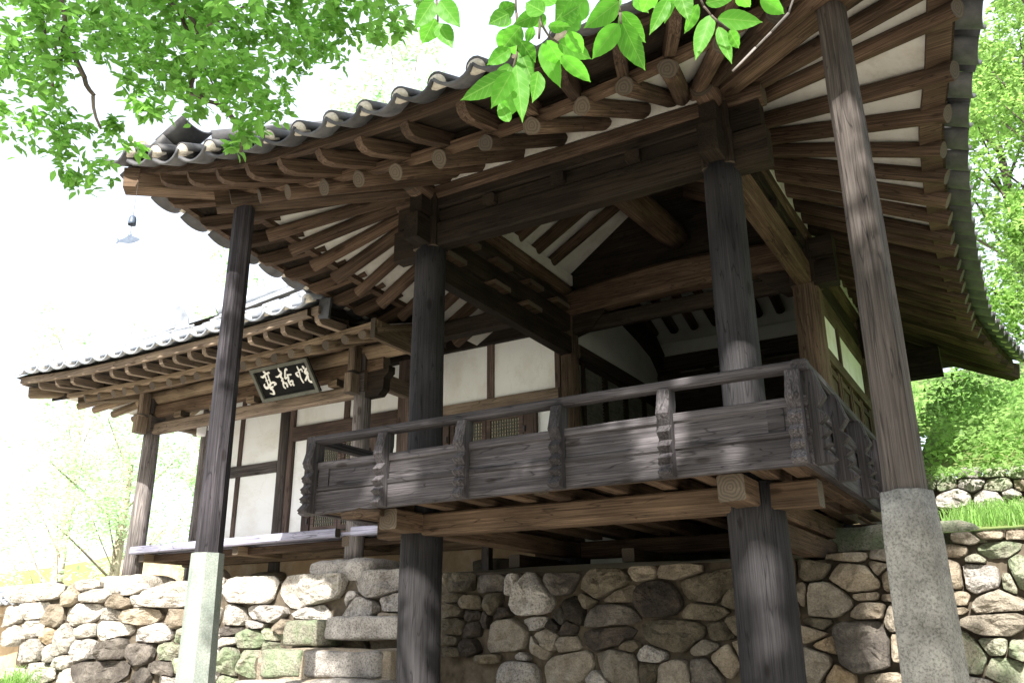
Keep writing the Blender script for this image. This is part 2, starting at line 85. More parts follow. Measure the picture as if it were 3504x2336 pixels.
def beam(name, p0, p1, w, h, mat, parent, up=Z, ch=.007, segs=5, jit=.0025, bend=0., h1=None, w1=None, arch=0., cap='endgrain'):
    M, L = frame(p0, p1, up); rings = []
    ph = [RN.uniform(0, 6.28) for _ in range(4)]
    for i in range(segs + 1):
        t = i / segs; hh = h + ((h1 or h) - h) * t; ww = w + ((w1 or w) - w) * t
        a = ww / 2; b = hh / 2; c = min(ch, a * .4, b * .4)
        oy = math.sin(t * 5 + ph[0]) * jit; oz = math.sin(t * 4 + ph[1]) * jit + bend * math.sin(math.pi * t)
        j = lambda: RN.uniform(-jit, jit) * .6
        pts = [(-a + c, -b), (a - c, -b), (a, -b + c), (a, b - c), (a - c, b), (-a + c, b), (-a, b - c), (-a, -b + c)]
        rings.append([Vector((L * t, x + oy + j(), z + oz + j() + (arch * math.sin(math.pi * t) if z > 0 else arch * .45 * math.sin(math.pi * t)))) for x, z in pts])
    me = rings_mesh(name, rings, [mat, M_[cap] if cap else mat], False)
    return link(name, me, parent, M)
def log(name, p0, p1, r0, r1, mat, parent, up=Z, n=14, segs=6, jit=.006, bend=(0, 0), cap='endgrain', facet=None):
    M, L = frame(p0, p1, up); rings = []; ph = [RN.uniform(0, 6.28) for _ in range(6)]
    for i in range(segs + 1):
        t = i / segs; r = r0 + (r1 - r0) * t
        oy = math.sin(t * 4 + ph[0]) * jit * .7 + bend[0] * math.sin(math.pi * t); oz = math.sin(t * 3.3 + ph[1]) * jit * .7 + bend[1] * math.sin(math.pi * t)
        ring = []
        for j in range(n):
            a = 2 * math.pi * j / n
            rr = r + jit * (.5 * math.sin(2 * a + ph[2] + t) + .35 * math.sin(3 * a + ph[3] + t * 2.5) + .3 * math.sin(5 * a + ph[4] - t * 3))
            ring.append(Vector((L * t, oy + rr * math.cos(a), oz + rr * math.sin(a))))
        rings.append(ring)
    me = rings_mesh(name, rings, [mat, M_[cap]], facet is None)
    return link(name, me, parent, M)
def prism(name, pts, M, t, mat, parent, ch=0.0):
    """pts 2-D polygon in local XY (ccw), thickness t along local Z"""
    n = len(pts); vs = [Vector((x, y, 0)) for x, y in pts] + [Vector((x, y, t)) for x, y in pts]
    fs = [tuple(reversed(range(n))), tuple(range(n, 2 * n))] + [(i, (i + 1) % n, (i + 1) % n + n, i + n) for i in range(n)]
    return link(name, mesh(name, vs, fs, mat, None, False), parent, M)
def box(name, a, b, mat, parent, ch=.004):
    """axis-aligned box from corner a to corner b; local X along the longest side"""
    a = Vector(a); b = Vector(b); d = b - a; c = (a + b) / 2
    ax = max(range(3), key=lambda i: abs(d[i]))
    if ax == 0: return beam(name, (a.x, c.y, c.z), (b.x, c.y, c.z), abs(d.y), abs(d.z), mat, parent, Z, ch, 2, .0008)
    if ax == 1: return beam(name, (c.x, a.y, c.z), (c.x, b.y, c.z), abs(d.x), abs(d.z), mat, parent, Z, ch, 2, .0008)
    return beam(name, (c.x, c.y, a.z), (c.x, c.y, b.z), abs(d.y), abs(d.x), mat, parent, Vector((1, 0, 0)), ch, 2, .0008)
def sweep(name, pts, outs, w, h, mat, parent, zo=0.):
    """rectangular strip along pts (bottom centre), outs horizontal outward unit vectors"""
    o = Vector(pts[len(pts) // 2]); M = Matrix.Translation(o); rings = []
    for p, q in zip(pts, outs):
        p = Vector(p) - o; q = Vector(q)
        rings.append([p + q * (-w / 2) + Z * zo, p + q * (w / 2) + Z * zo, p + q * (w / 2) + Z * (h + zo), p - q * (w / 2) + Z * (h + zo)])
    return link(name, rings_mesh(name, rings, [mat], False), parent, M)
def grid(name, rows, mat, parent, smooth=True, flip=False):
    m = len(rows[0]); vs = [v for r in rows for v in r]
    fs = [(i * m + j, i * m + j + 1, (i + 1) * m + j + 1, (i + 1) * m + j) for i in range(len(rows) - 1) for j in range(m - 1)]
    if flip: fs = [tuple(reversed(f)) for f in fs]
    return link(name, mesh(name, vs, fs, mat, None, smooth), parent)

# ---------------------------------------------------------------- materials
M_ = {}
def new_mat(name):
    m = bpy.data.materials.new(name); m.use_nodes = True; n = m.node_tree; n.nodes.clear()
    out = n.nodes.new('ShaderNodeOutputMaterial'); M_[name] = m
    return m, n, out
def N(n, t, **k):
    x = n.nodes.new(t)
    for a, b in k.items():
        if a.startswith('i_'): x.inputs[int(a[2:])].default_value = b
        else: setattr(x, a, b)
    return x
def ramp(n, stops, fac):
    r = n.nodes.new('ShaderNodeValToRGB'); e = r.color_ramp.elements
    while len(e) < len(stops): e.new(.5)
    for q, (p, c) in zip(e, stops): q.position = p; q.color = (c[0], c[1], c[2], 1)
    n.links.new(fac, r.inputs[0]); return r
def coords(n, scale, rnd=True, kind='Object'):
    tc = n.nodes.new('ShaderNodeTexCoord'); mp = n.nodes.new('ShaderNodeMapping'); mp.inputs['Scale'].default_value = scale
    n.links.new(tc.outputs[kind], mp.inputs['Vector'])
    if rnd:
        oi = n.nodes.new('ShaderNodeObjectInfo'); mu = N(n, 'ShaderNodeMath', operation='MULTIPLY'); mu.inputs[1].default_value = 37.
        n.links.new(oi.outputs['Random'], mu.inputs[0]); n.links.new(mu.outputs[0], mp.inputs['Location'])
        return mp, oi
    return mp, None
def vary(n, color, oi, lo, hi):
    mr = n.nodes.new('ShaderNodeMapRange'); mr.inputs[3].default_value = lo; mr.inputs[4].default_value = hi
    n.links.new(oi.outputs['Random'], mr.inputs[0])
    hs = n.nodes.new('ShaderNodeHueSaturation'); n.links.new(mr.outputs[0], hs.inputs['Value']); n.links.new(color, hs.inputs['Color'])
    return hs.outputs[0]
def wood(name, dark, mid, light, grain=26, rough=.75, bump=.5, var=(.72, 1.3), stain=None):
    m, n, out = new_mat(name); mp, oi = coords(n, (1.0, grain * 2.6, grain * 2.6))
    no = N(n, 'ShaderNodeTexNoise'); no.inputs['Scale'].default_value = 1.6; no.inputs['Detail'].default_value = 8; no.inputs['Roughness'].default_value = .62; no.inputs['Distortion'].default_value = .7
    n.links.new(mp.outputs[0], no.inputs['Vector'])
    r = ramp(n, [(.27, dark), (.48, mid), (.66, light), (.82, mid)], no.outputs[0])
    # broad weathering
    mp2, _ = coords(n, (1.2, 3, 3)); n2 = N(n, 'ShaderNodeTexNoise'); n2.inputs['Scale'].default_value = 1.5; n2.inputs['Detail'].default_value = 4
    n.links.new(mp2.outputs[0], n2.inputs['Vector'])
    mr = n.nodes.new('ShaderNodeMapRange'); mr.inputs[1].default_value = .3; mr.inputs[2].default_value = .7; mr.inputs[3].default_value = .6; mr.inputs[4].default_value = 1.35
    n.links.new(n2.outputs[0], mr.inputs[0])
    hs = n.nodes.new('ShaderNodeHueSaturation'); n.links.new(mr.outputs[0], hs.inputs['Value']); n.links.new(r.outputs[0], hs.inputs['Color'])
    col = vary(n, hs.outputs[0], oi, *var)
    # drying cracks: thin dark streaks
    mp3, _ = coords(n, (.9, 11, 11)); vo = N(n, 'ShaderNodeTexNoise'); vo.inputs['Scale'].default_value = 1.; vo.inputs['Detail'].default_value = 2; vo.inputs['Distortion'].default_value = .3
    n.links.new(mp3.outputs[0], vo.inputs['Vector'])
    cr = ramp(n, [(.0, (1, 1, 1)), (.40, (1, 1, 1)), (.407, (.2, .2, .2)), (.414, (1, 1, 1)), (.495, (1, 1, 1)), (.503, (.15, .15, .15)), (.511, (1, 1, 1))], vo.outputs[0])
    mx = N(n, 'ShaderNodeMixRGB', blend_type='MULTIPLY'); mx.inputs[0].default_value = .8
    n.links.new(col, mx.inputs[1]); n.links.new(cr.outputs[0], mx.inputs[2])
    # knots
    mp4, _ = coords(n, (2.2, 5.5, 5.5)); vk = N(n, 'ShaderNodeTexVoronoi'); vk.inputs['Scale'].default_value = 1.
    n.links.new(mp4.outputs[0], vk.inputs['Vector'])
    kr = ramp(n, [(.0, (.3, .25, .22)), (.10, (.45, .4, .36)), (.15, (1, 1, 1))], vk.outputs['Distance'])
    mk = N(n, 'ShaderNodeMixRGB', blend_type='MULTIPLY'); mk.inputs[0].default_value = .8
    n.links.new(mx.outputs[0], mk.inputs[1]); n.links.new(kr.outputs[0], mk.inputs[2])
    p = N(n, 'ShaderNodeBsdfPrincipled'); p.inputs['Roughness'].default_value = rough; p.inputs['Specular IOR Level'].default_value = .14
    n.links.new(mk.outputs[0], p.inputs['Base Color'])
    ad = N(n, 'ShaderNodeMath', operation='MULTIPLY'); n.links.new(no.outputs[0], ad.inputs[0]); n.links.new(cr.outputs[0], ad.inputs[1])
    bp = N(n, 'ShaderNodeBump'); bp.inputs['Strength'].default_value = bump; bp.inputs['Distance'].default_value = .005
    n.links.new(ad.outputs[0], bp.inputs['Height']); n.links.new(bp.outputs[0], p.inputs['Normal'])
    n.links.new(p.outputs[0], out.inputs[0]); return m
wood('wood_eave', (0.019, 0.0115, 0.0075), (0.058, 0.037, 0.0245), (0.115, 0.079, 0.054), var=(.6, 1.45))
wood('wood_fresh', (0.032, 0.021, 0.014), (0.082, 0.055, 0.036), (0.145, 0.1, 0.068), var=(.7, 1.25))
wood('wood_dark', (0.007, 0.0055, 0.004), (0.019, 0.014, 0.01), (0.038, 0.029, 0.021))
wood('wood_column', (0.012, 0.012, 0.013), (0.025, 0.024, 0.026), (0.038, 0.036, 0.039), grain=20, bump=.6, var=(.9, 1.1))
wood('wood_post', (0.024, 0.02, 0.018), (0.06, 0.051, 0.047), (0.1, 0.088, 0.081), grain=14, bump=.5, var=(.95, 1.05))
wood('wood_post_dark', (.012, .011, .013), (.03, .027, .032), (.06, .055, .062), grain=16, bump=.5, var=(.9, 1.1))
wood('wood_rail', (0.022, 0.02, 0.022), (0.052, 0.048, 0.052), (0.1, 0.092, 0.098), grain=20, bump=.45, var=(.7, 1.35))
wood('wood_hall', (0.026, 0.018, 0.013), (0.072, 0.051, 0.034), (0.135, 0.098, 0.068), var=(.75, 1.3))
wood('wood_hall_col', (.05, .045, .045), (.15, .135, .13), (.32, .29, .28), grain=16, bump=.7, var=(.85, 1.2))
wood('wood_floor_edge', (.12, .12, .16), (.26, .26, .34), (.42, .42, .52), var=(.9, 1.15))
wood('wood_paper_frame', (.04, .03, .028), (.085, .062, .052), (.15, .11, .09))
def simple(name, c, rough=.8, noise=None, bump=0., scale=8., spec=.3, obj=True, rnd=None):
    m, n, out = new_mat(name); mp, oi = coords(n, (scale,) * 3, obj)
    no = N(n, 'ShaderNodeTexNoise'); no.inputs['Scale'].default_value = 1.; no.inputs['Detail'].default_value = 7; no.inputs['Roughness'].default_value = .65
    n.links.new(mp.outputs[0], no.inputs['Vector'])
    r = ramp(n, [(.3, c), (.7, noise or c)], no.outputs[0]); col = r.outputs[0]
    if rnd: col = vary(n, col, oi, *rnd)
    p = N(n, 'ShaderNodeBsdfPrincipled'); p.inputs['Roughness'].default_value = rough; p.inputs['Specular IOR Level'].default_value = spec
    n.links.new(col, p.inputs['Base Color'])
    if bump:
        bp = N(n, 'ShaderNodeBump'); bp.inputs['Strength'].default_value = bump; bp.inputs['Distance'].default_value = .01
        n.links.new(no.outputs[0], bp.inputs['Height']); n.links.new(bp.outputs[0], p.inputs['Normal'])
    n.links.new(p.outputs[0], out.inputs[0]); return m
def stain(name, c, amt, sc):
    m = M_[name]; n = m.node_tree; p = [x for x in n.nodes if x.type == 'BSDF_PRINCIPLED'][0]; src = p.inputs[0].links[0].from_socket
    mp, oi = coords(n, (sc, sc, sc * .6)); a = N(n, 'ShaderNodeTexNoise'); a.inputs['Scale'].default_value = 1.; a.inputs['Detail'].default_value = 9; a.inputs['Roughness'].default_value = .7
    n.links.new(mp.outputs[0], a.inputs['Vector']); r = ramp(n, [(.5, (0, 0, 0)), (.72, (amt, amt, amt))], a.outputs[0])
    v = N(n, 'ShaderNodeTexVoronoi', feature='DISTANCE_TO_EDGE'); v.inputs['Scale'].default_value = 1.3; v.inputs['Randomness'].default_value = 1.
    ds = N(n, 'ShaderNodeVectorMath', operation='ADD'); n.links.new(mp.outputs[0], ds.inputs[0]); n.links.new(a.outputs['Color'], ds.inputs[1]); n.links.new(ds.outputs[0], v.inputs['Vector'])
    cr = ramp(n, [(.0, (.25, .25, .25)), (.008, (0, 0, 0))], v.outputs['Distance'])
    ad = N(n, 'ShaderNodeMixRGB', blend_type='ADD'); ad.inputs[0].default_value = 1.; n.links.new(r.outputs[0], ad.inputs[1]); n.links.new(cr.outputs[0], ad.inputs[2])
    mx = N(n, 'ShaderNodeMixRGB'); mx.inputs[2].default_value = (*c, 1); n.links.new(ad.outputs[0], mx.inputs[0]); n.links.new(src, mx.inputs[1]); n.links.new(mx.outputs[0], p.inputs[0])
def endgrain():
    m, n, out = new_mat('endgrain'); tc = N(n, 'ShaderNodeTexCoord'); mp = N(n, 'ShaderNodeMapping'); mp.inputs['Scale'].default_value = (0, 1, 1)
    n.links.new(tc.outputs['Object'], mp.inputs[0])
    wv = N(n, 'ShaderNodeTexWave', wave_type='RINGS', rings_direction='SPHERICAL'); wv.inputs['Scale'].default_value = 15; wv.inputs['Distortion'].default_value = 5.; wv.inputs['Detail'].default_value = 3
    n.links.new(mp.outputs[0], wv.inputs[0])
    r = ramp(n, [(.2, (.050, .038, .026)), (.8, (.078, .060, .042))], wv.outputs[0])
    oi = N(n, 'ShaderNodeObjectInfo'); col = vary(n, r.outputs[0], oi, .6, 1.35)
    p = N(n, 'ShaderNodeBsdfPrincipled'); p.inputs['Roughness'].default_value = .85; n.links.new(col, p.inputs['Base Color'])
    n.links.new(p.outputs[0], out.inputs[0])
endgrain()
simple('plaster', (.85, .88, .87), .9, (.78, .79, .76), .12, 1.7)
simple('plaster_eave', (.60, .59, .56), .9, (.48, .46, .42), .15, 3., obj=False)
simple('plaster_mud', (.50, .38, .24), .95, (.30, .215, .13), .5, 2.6)
simple('lime', (.62, .58, .50), .9, (.36, .33, .28), .8, 26.)
simple('plaster_shaded', (.40, .42, .39), .9, (.33, .34, .31), .1, 2.)  # darker plaster copy; the hall's indoor shade is put into its colour
stain('plaster', (.42, .36, .27), .38, 1.6); stain('plaster_eave', (.25, .20, .14), .6, 2.2); stain('plaster_mud', (.55, .50, .42), .7, 2.5); stain('plaster_shaded', (.2, .18, .14), .4, 1.5)
simple('tile', (.022, .023, .027), .6, (.070, .070, .073), .4, 9., .45, rnd=(.65, 1.5))
simple('tile_pale', (.13, .15, .18), .55, (.30, .32, .35), .4, 8., .5, rnd=(.75, 1.35))
simple('roof_earth', (.10, .085, .07), .95, (.05, .045, .04), .4, 6.)
simple('paper', (.50, .44, .33), .9, (.42, .36, .26), .05, 5.)
simple('iron', (.02, .02, .022), .5, (.045, .03, .025), .3, 20., .5)
simple('sign_black', (.006, .007, .008), .85, (.012, .012, .012), .1, 9., .1)
simple('sign_frame', (.13, .135, .11), .75, (.06, .063, .052), .3, 12.)
simple('sign_white', (.82, .82, .78), .7, (.75, .75, .70), .05, 10.)
simple('white_plastic', (.8, .8, .78), .4)
simple('mortar', (.15, .125, .095), 1., (.045, .037, .028), 1., 9., .1, False)
simple('yard_sand', (.52, .485, .42), 1., (.40, .37, .31), .5, 1.2, .1, False)
simple('turf', (.15, .24, .07), 1., (.22, .24, .10), .5, 2., .1, False)
def stone(name, c1, c2, c3, moss=0., bump=1., spk=.28, fine=60.):
    m, n, out = new_mat(name); mp, oi = coords(n, (1,) * 3)
    a = N(n, 'ShaderNodeTexNoise'); a.inputs['Scale'].default_value = 5.; a.inputs['Detail'].default_value = 8; a.inputs['Roughness'].default_value = .7
    b = N(n, 'ShaderNodeTexNoise'); b.inputs['Scale'].default_value = fine; b.inputs['Detail'].default_value = 4; b.inputs['Roughness'].default_value = .7
    for x in (a, b): n.links.new(mp.outputs[0], x.inputs['Vector'])
    r = ramp(n, [(.33, c1), (.5, c2), (.66, c3)], a.outputs[0])
    sp = ramp(n, [(.38, (spk, spk, spk)), (.48, (.92, .92, .92)), (.62, (1.2, 1.2, 1.2))], b.outputs[0])
    mx = N(n, 'ShaderNodeMixRGB', blend_type='MULTIPLY'); mx.inputs[0].default_value = .75; n.links.new(r.outputs[0], mx.inputs[1]); n.links.new(sp.outputs[0], mx.inputs[2])
    col = vary(n, mx.outputs[0], oi, .72, 1.3)
    if moss:
        c = N(n, 'ShaderNodeTexNoise'); c.inputs['Scale'].default_value = 7.; c.inputs['Detail'].default_value = 6; n.links.new(mp.outputs[0], c.inputs['Vector'])
        f = ramp(n, [(.5 - moss * .12, (0, 0, 0)), (.62, (1, 1, 1))], c.outputs[0])
        mm = N(n, 'ShaderNodeMixRGB'); mm.inputs[2].default_value = (.15, .235, .115, 1)
        k = N(n, 'ShaderNodeMath', operation='MULTIPLY'); k.inputs[1].default_value = .55; n.links.new(f.outputs[0], k.inputs[0])
        n.links.new(k.outputs[0], mm.inputs[0]); n.links.new(col, mm.inputs[1]); col = mm.outputs[0]
    p = N(n, 'ShaderNodeBsdfPrincipled'); p.inputs['Roughness'].default_value = .92; p.inputs['Specular IOR Level'].default_value = .2
    n.links.new(col, p.inputs['Base Color'])
    vo = N(n, 'ShaderNodeTexVoronoi'); vo.inputs['Scale'].default_value = 14.; n.links.new(mp.outputs[0], vo.inputs['Vector'])
    s1 = N(n, 'ShaderNodeMath', operation='MULTIPLY_ADD'); s1.inputs[1].default_value = .25; n.links.new(b.outputs[0], s1.inputs[0]); n.links.new(a.outputs[0], s1.inputs[2])
    s2 = N(n, 'ShaderNodeMath', operation='MULTIPLY_ADD'); s2.inputs[1].default_value = .22; n.links.new(vo.outputs['Distance'], s2.inputs[0]); n.links.new(s1.outputs[0], s2.inputs[2])
    bp = N(n, 'ShaderNodeBump'); bp.inputs['Strength'].default_value = 1. * bump; bp.inputs['Distance'].default_value = .07
    n.links.new(s2.outputs[0], bp.inputs['Height']); n.links.new(bp.outputs[0], p.inputs['Normal'])
    n.links.new(p.outputs[0], out.inputs[0]); return m
stone('stone_P', (.33, .30, .26), (.46, .43, .38), (.56, .53, .48))
stone('stone_T', (.22, .182, .135), (.31, .262, .20), (.39, .34, .27), spk=.62, fine=75.)
stone('stone_G', (.25, .235, .215), (.38, .355, .33), (.48, .455, .42))
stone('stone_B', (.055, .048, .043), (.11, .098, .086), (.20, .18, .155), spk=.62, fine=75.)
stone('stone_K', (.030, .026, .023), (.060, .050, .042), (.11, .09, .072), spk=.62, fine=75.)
stone('stone_M', (.27, .25, .20), (.34, .33, .26), (.40, .38, .31), moss=1.)
stone('stone_O', (.36, .27, .17), (.44, .34, .23), (.42, .35, .26), spk=.62, fine=75.)
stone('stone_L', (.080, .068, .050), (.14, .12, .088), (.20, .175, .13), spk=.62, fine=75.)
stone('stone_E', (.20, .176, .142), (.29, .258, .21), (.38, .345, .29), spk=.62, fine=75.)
stone('granite', (.15, .145, .135), (.24, .235, .22), (.33, .325, .30), bump=.5, spk=.40, fine=85.)
stone('granite_smooth', (.19, .225, .20), (.24, .275, .25), (.30, .33, .30), bump=.15, spk=.72, fine=90.)
def leafmat(name, c, tr, var=(.7, 1.35), mix=.5):
    m, n, out = new_mat(name)
    geo = N(n, 'ShaderNodeNewGeometry'); oi = N(n, 'ShaderNodeObjectInfo')
    ad = N(n, 'ShaderNodeMath', operation='ADD'); n.links.new(geo.outputs['Random Per Island'], ad.inputs[0]); n.links.new(oi.outputs['Random'], ad.inputs[1])
    fr = N(n, 'ShaderNodeMath', operation='FRACT'); n.links.new(ad.outputs[0], fr.inputs[0])
    outs = []
    for q in (c, tr):
        mr = N(n, 'ShaderNodeMapRange'); mr.inputs[3].default_value = var[0]; mr.inputs[4].default_value = var[1]; n.links.new(fr.outputs[0], mr.inputs[0])
        hs = N(n, 'ShaderNodeHueSaturation'); hs.inputs['Color'].default_value = (*q, 1); n.links.new(mr.outputs[0], hs.inputs['Value']); outs.append(hs)
    d = N(n, 'ShaderNodeBsdfPrincipled'); d.inputs['Roughness'].default_value = .5; d.inputs['Specular IOR Level'].default_value = .25; n.links.new(outs[0].outputs[0], d.inputs['Base Color'])
    t = N(n, 'ShaderNodeBsdfTranslucent'); n.links.new(outs[1].outputs[0], t.inputs[0])
    mx = N(n, 'ShaderNodeMixShader'); mx.inputs[0].default_value = mix; n.links.new(d.outputs[0], mx.inputs[1]); n.links.new(t.outputs[0], mx.inputs[2])
    n.links.new(mx.outputs[0], out.inputs[0]); return m
leafmat('leaf_big', (.075, .235, .025), (.155, .52, .04), (.7, 1.2))
def add_veins():
    m = M_['leaf_big']; n = m.node_tree; tc = N(n, 'ShaderNodeTexCoord'); sx = N(n, 'ShaderNodeSeparateXYZ'); n.links.new(tc.outputs['Object'], sx.inputs[0])
    def mt(op, a, b=None):
        q = N(n, 'ShaderNodeMath', operation=op)
        for k, v in enumerate((a, b)):
            if v is None: continue
            if isinstance(v, (int, float)): q.inputs[k].default_value = v
            else: n.links.new(v, q.inputs[k])
        return q.outputs[0]
    ay = mt('ABSOLUTE', sx.outputs[1]); ph = mt('MULTIPLY', mt('SUBTRACT', sx.outputs[0], mt('MULTIPLY', ay, 1.1)), 520.)
    vein = mt('GREATER_THAN', mt('SINE', ph), .93); rib = mt('LESS_THAN', ay, .0007); f = mt('MINIMUM', mt('ADD', vein, mt('MULTIPLY', rib, 1.6)), 1.6)
    for bs in [x for x in n.nodes if x.type in ('BSDF_PRINCIPLED', 'BSDF_TRANSLUCENT')]:
        inp = bs.inputs[0]; src = inp.links[0].from_socket
        mx = N(n, 'ShaderNodeMixRGB'); mx.inputs[2].default_value = (.20, .42, .08, 1); n.links.new(mt('MULTIPLY', f, .45), mx.inputs[0]); n.links.new(src, mx.inputs[1]); n.links.new(mx.outputs[0], inp)
add_veins()
leafmat('leaf', (.12, .27, .045), (.29, .62, .11), (.6, 1.35))
leafmat('leaf_glare', (.40, .58, .33), (.70, .92, .58))  # leaf colour lightened to imitate overexposure and glare on the left
leafmat('leaf_weed', (.22, .38, .11), (.42, .68, .21), (.6, 1.3))
leafmat('leaf_far', (.19, .33, .09), (.42, .66, .18), (.5, 1.4))
leafmat('leaf_dark', (.05, .09, .025), (.06, .12, .02))
wood('wood_fresh_lit', (0.065, 0.046, 0.03), (0.16, 0.118, 0.078), (0.27, 0.205, 0.14), var=(.7, 1.3))  # lighter copy of wood_fresh; bounce light on the low hall painted in
wood('wood_hall_lit', (.06, .045, .034), (.15, .115, .085), (.26, .205, .155), var=(.75, 1.25))  # lighter copy of wood_hall with the low hall's bounce light in its colour
wood('bark_glare', (.22, .18, .13), (.38, .33, .25), (.5, .45, .36), grain=10)  # bark lightened the same way, glare put into the colour
wood('bark', (.03, .025, .02), (.09, .075, .06), (.15, .13, .11), grain=10)

# ---------------------------------------------------------------- ground and terraces
def struct(o, kind='structure'): o['kind'] = kind; return o
def sheet(name, xs, ys, fz, mat):
    rows = [[Vector((x, y, fz(x, y))) for x in xs] for y in ys]
    return struct(grid(name, rows, mat, None))
def lin(a, b, n): return [a + (b - a) * i / (n - 1) for i in range(n)]
def nz(x, y, s=1., a=.05): return a * mnoise.noise(Vector((x * s, y * s, 3.3)))
sheet('ground', [-400, -120, -60, -30] + lin(-20, 12, 24) + [30, 80, 400], [-400, -80, -30] + lin(-14, 2.25, 18) + [2.3, 20, 60, 400], lambda x, y: -3.0 + nz(x, y, .5, .05), M_['yard_sand'])
def tz(x, y):
    return -.93 + nz(x, y, .8, .03)
sheet('terrace_ground', lin(-12.5, .45, 26), [2.32] + lin(2.6, 15, 12), tz, M_['yard_sand'])
def sz(x, y):
    if y < 4.9: return -.84 + .16 * max(0, y - 2.4) + nz(x, y, 1, .04)
    return .02 + .32 * (y - 5.) + .10 * max(0, x - 2) + nz(x, y, .6, .2)
sheet('bank_turf', lin(.2, 9, 16), [2.3] + lin(2.5, 4.86, 6), sz, M_['turf'])
sheet('hillside', lin(-.1, 30, 18), [5.12] + lin(5.5, 26, 14), sz, M_['turf'])
sheet('back_slope', lin(-9, .1, 12), [8.7] + lin(9.2, 26, 8), sz, M_['turf'])
sheet('terrace_side_ground', lin(-14.5, -9, 8), lin(2.3, 14, 8), lambda x, y: -1.25 + .02 * y + nz(x, y, 1, .05), M_['yard_sand'])
sheet('far_hill', lin(-160, 60, 24), lin(30, 130, 12), lambda x, y: -3 + max(0, y - 34) * .22 + nz(x, y, .04, 7), M_['turf'])

# ---------------------------------------------------------------- rubble walls
def clip_poly(poly, p, nrm):
    out = []
    for i in range(len(poly)):
        a, b = poly[i], poly[(i + 1) % len(poly)]
        da = (a[0] - p[0]) * nrm[0] + (a[1] - p[1]) * nrm[1]; db = (b[0] - p[0]) * nrm[0] + (b[1] - p[1]) * nrm[1]
        if da <= 0: out.append(a)
        if da * db < 0:
            t = da / (da - db); out.append((a[0] + (b[0] - a[0]) * t, a[1] + (b[1] - a[1]) * t))
    return out
def make_stone(parent, cx, cz, poly, y, depth, mat, name='stone'):
    n = 30; rays = []
    for i in range(n):
        a = 2 * math.pi * i / n; dx, dz = math.cos(a), math.sin(a); best = 9
        for k in range(len(poly)):
            (x0, z0), (x1, z1) = poly[k], poly[(k + 1) % len(poly)]
            ex, ez = x1 - x0, z1 - z0; den = dx * ez - dz * ex
            if abs(den) < 1e-9: continue
            t = ((x0 - cx) * ez - (z0 - cz) * ex) / den; s = ((x0 - cx) * dz - (z0 - cz) * dx) / den
            if t > 0 and -1e-6 <= s <= 1 + 1e-6: best = min(best, t)
        rays.append((dx, dz, best))
    m = [r[2] for r in rays]
    m = [(m[i - 1] + 6 * m[i] + m[(i + 1) % n]) / 8 for i in range(n)]
    m = [min(a, r[2] * 1.01) * RN.uniform(.95, 1.0) for a, r in zip(m, rays)]
    sd = RN.uniform(0, 99); size = sum(m) / n; rings = []
    tx, tzz = RN.uniform(-.35, .35), RN.uniform(-.35, .45)
    cuts = []
    for _ in range(5):   # chipped facets
        a = RN.uniform(0, 6.283); sl_ = RN.uniform(.35, 1.1); cuts.append((math.cos(a) * sl_, math.sin(a) * sl_, sl_ * size * RN.uniform(.28, .75)))
    for dep, s in ((.10, .9), (.015, .99), (-.25 * depth, 1.), (-.84 * depth, .985), (-1.0 * depth, .94), (-1.03 * depth, .77), (-1.05 * depth, .58), (-1.05 * depth, .36), (-1.05 * depth, .14)):
        rg = []
        for (dx, dz, _), q in zip(rays, m):
            x = dx * q * s; z = dz * q * s
            nn = mnoise.noise(Vector((x * 6 + sd, z * 6, sd))) * .42 + mnoise.noise(Vector((x * 15 + sd, z * 15, sd))) * .32 + mnoise.noise(Vector((x * 34 + sd, z * 34, sd))) * .17
            yy = dep
            if dep < 0:
                cut = max(0., max(ca * x + cb * z - cc for ca, cb, cc in cuts))
                yy = dep + min(cut, depth * .95) + nn * depth + (tx * x + tzz * z) * .4
                yy = min(yy, .02)
            kk = 1 + (nn * .10 if dep < 0 else 0)
            rg.append(Vector((x * kk, yy, z * kk)))
        rings.append(rg)
    me = rings_mesh(name, rings, [mat], True)
    sm = [False] * len(me.polygons); me.polygons.foreach_set('use_smooth', sm)
    return link(name, me, parent, Matrix.Translation((cx, y, cz)))
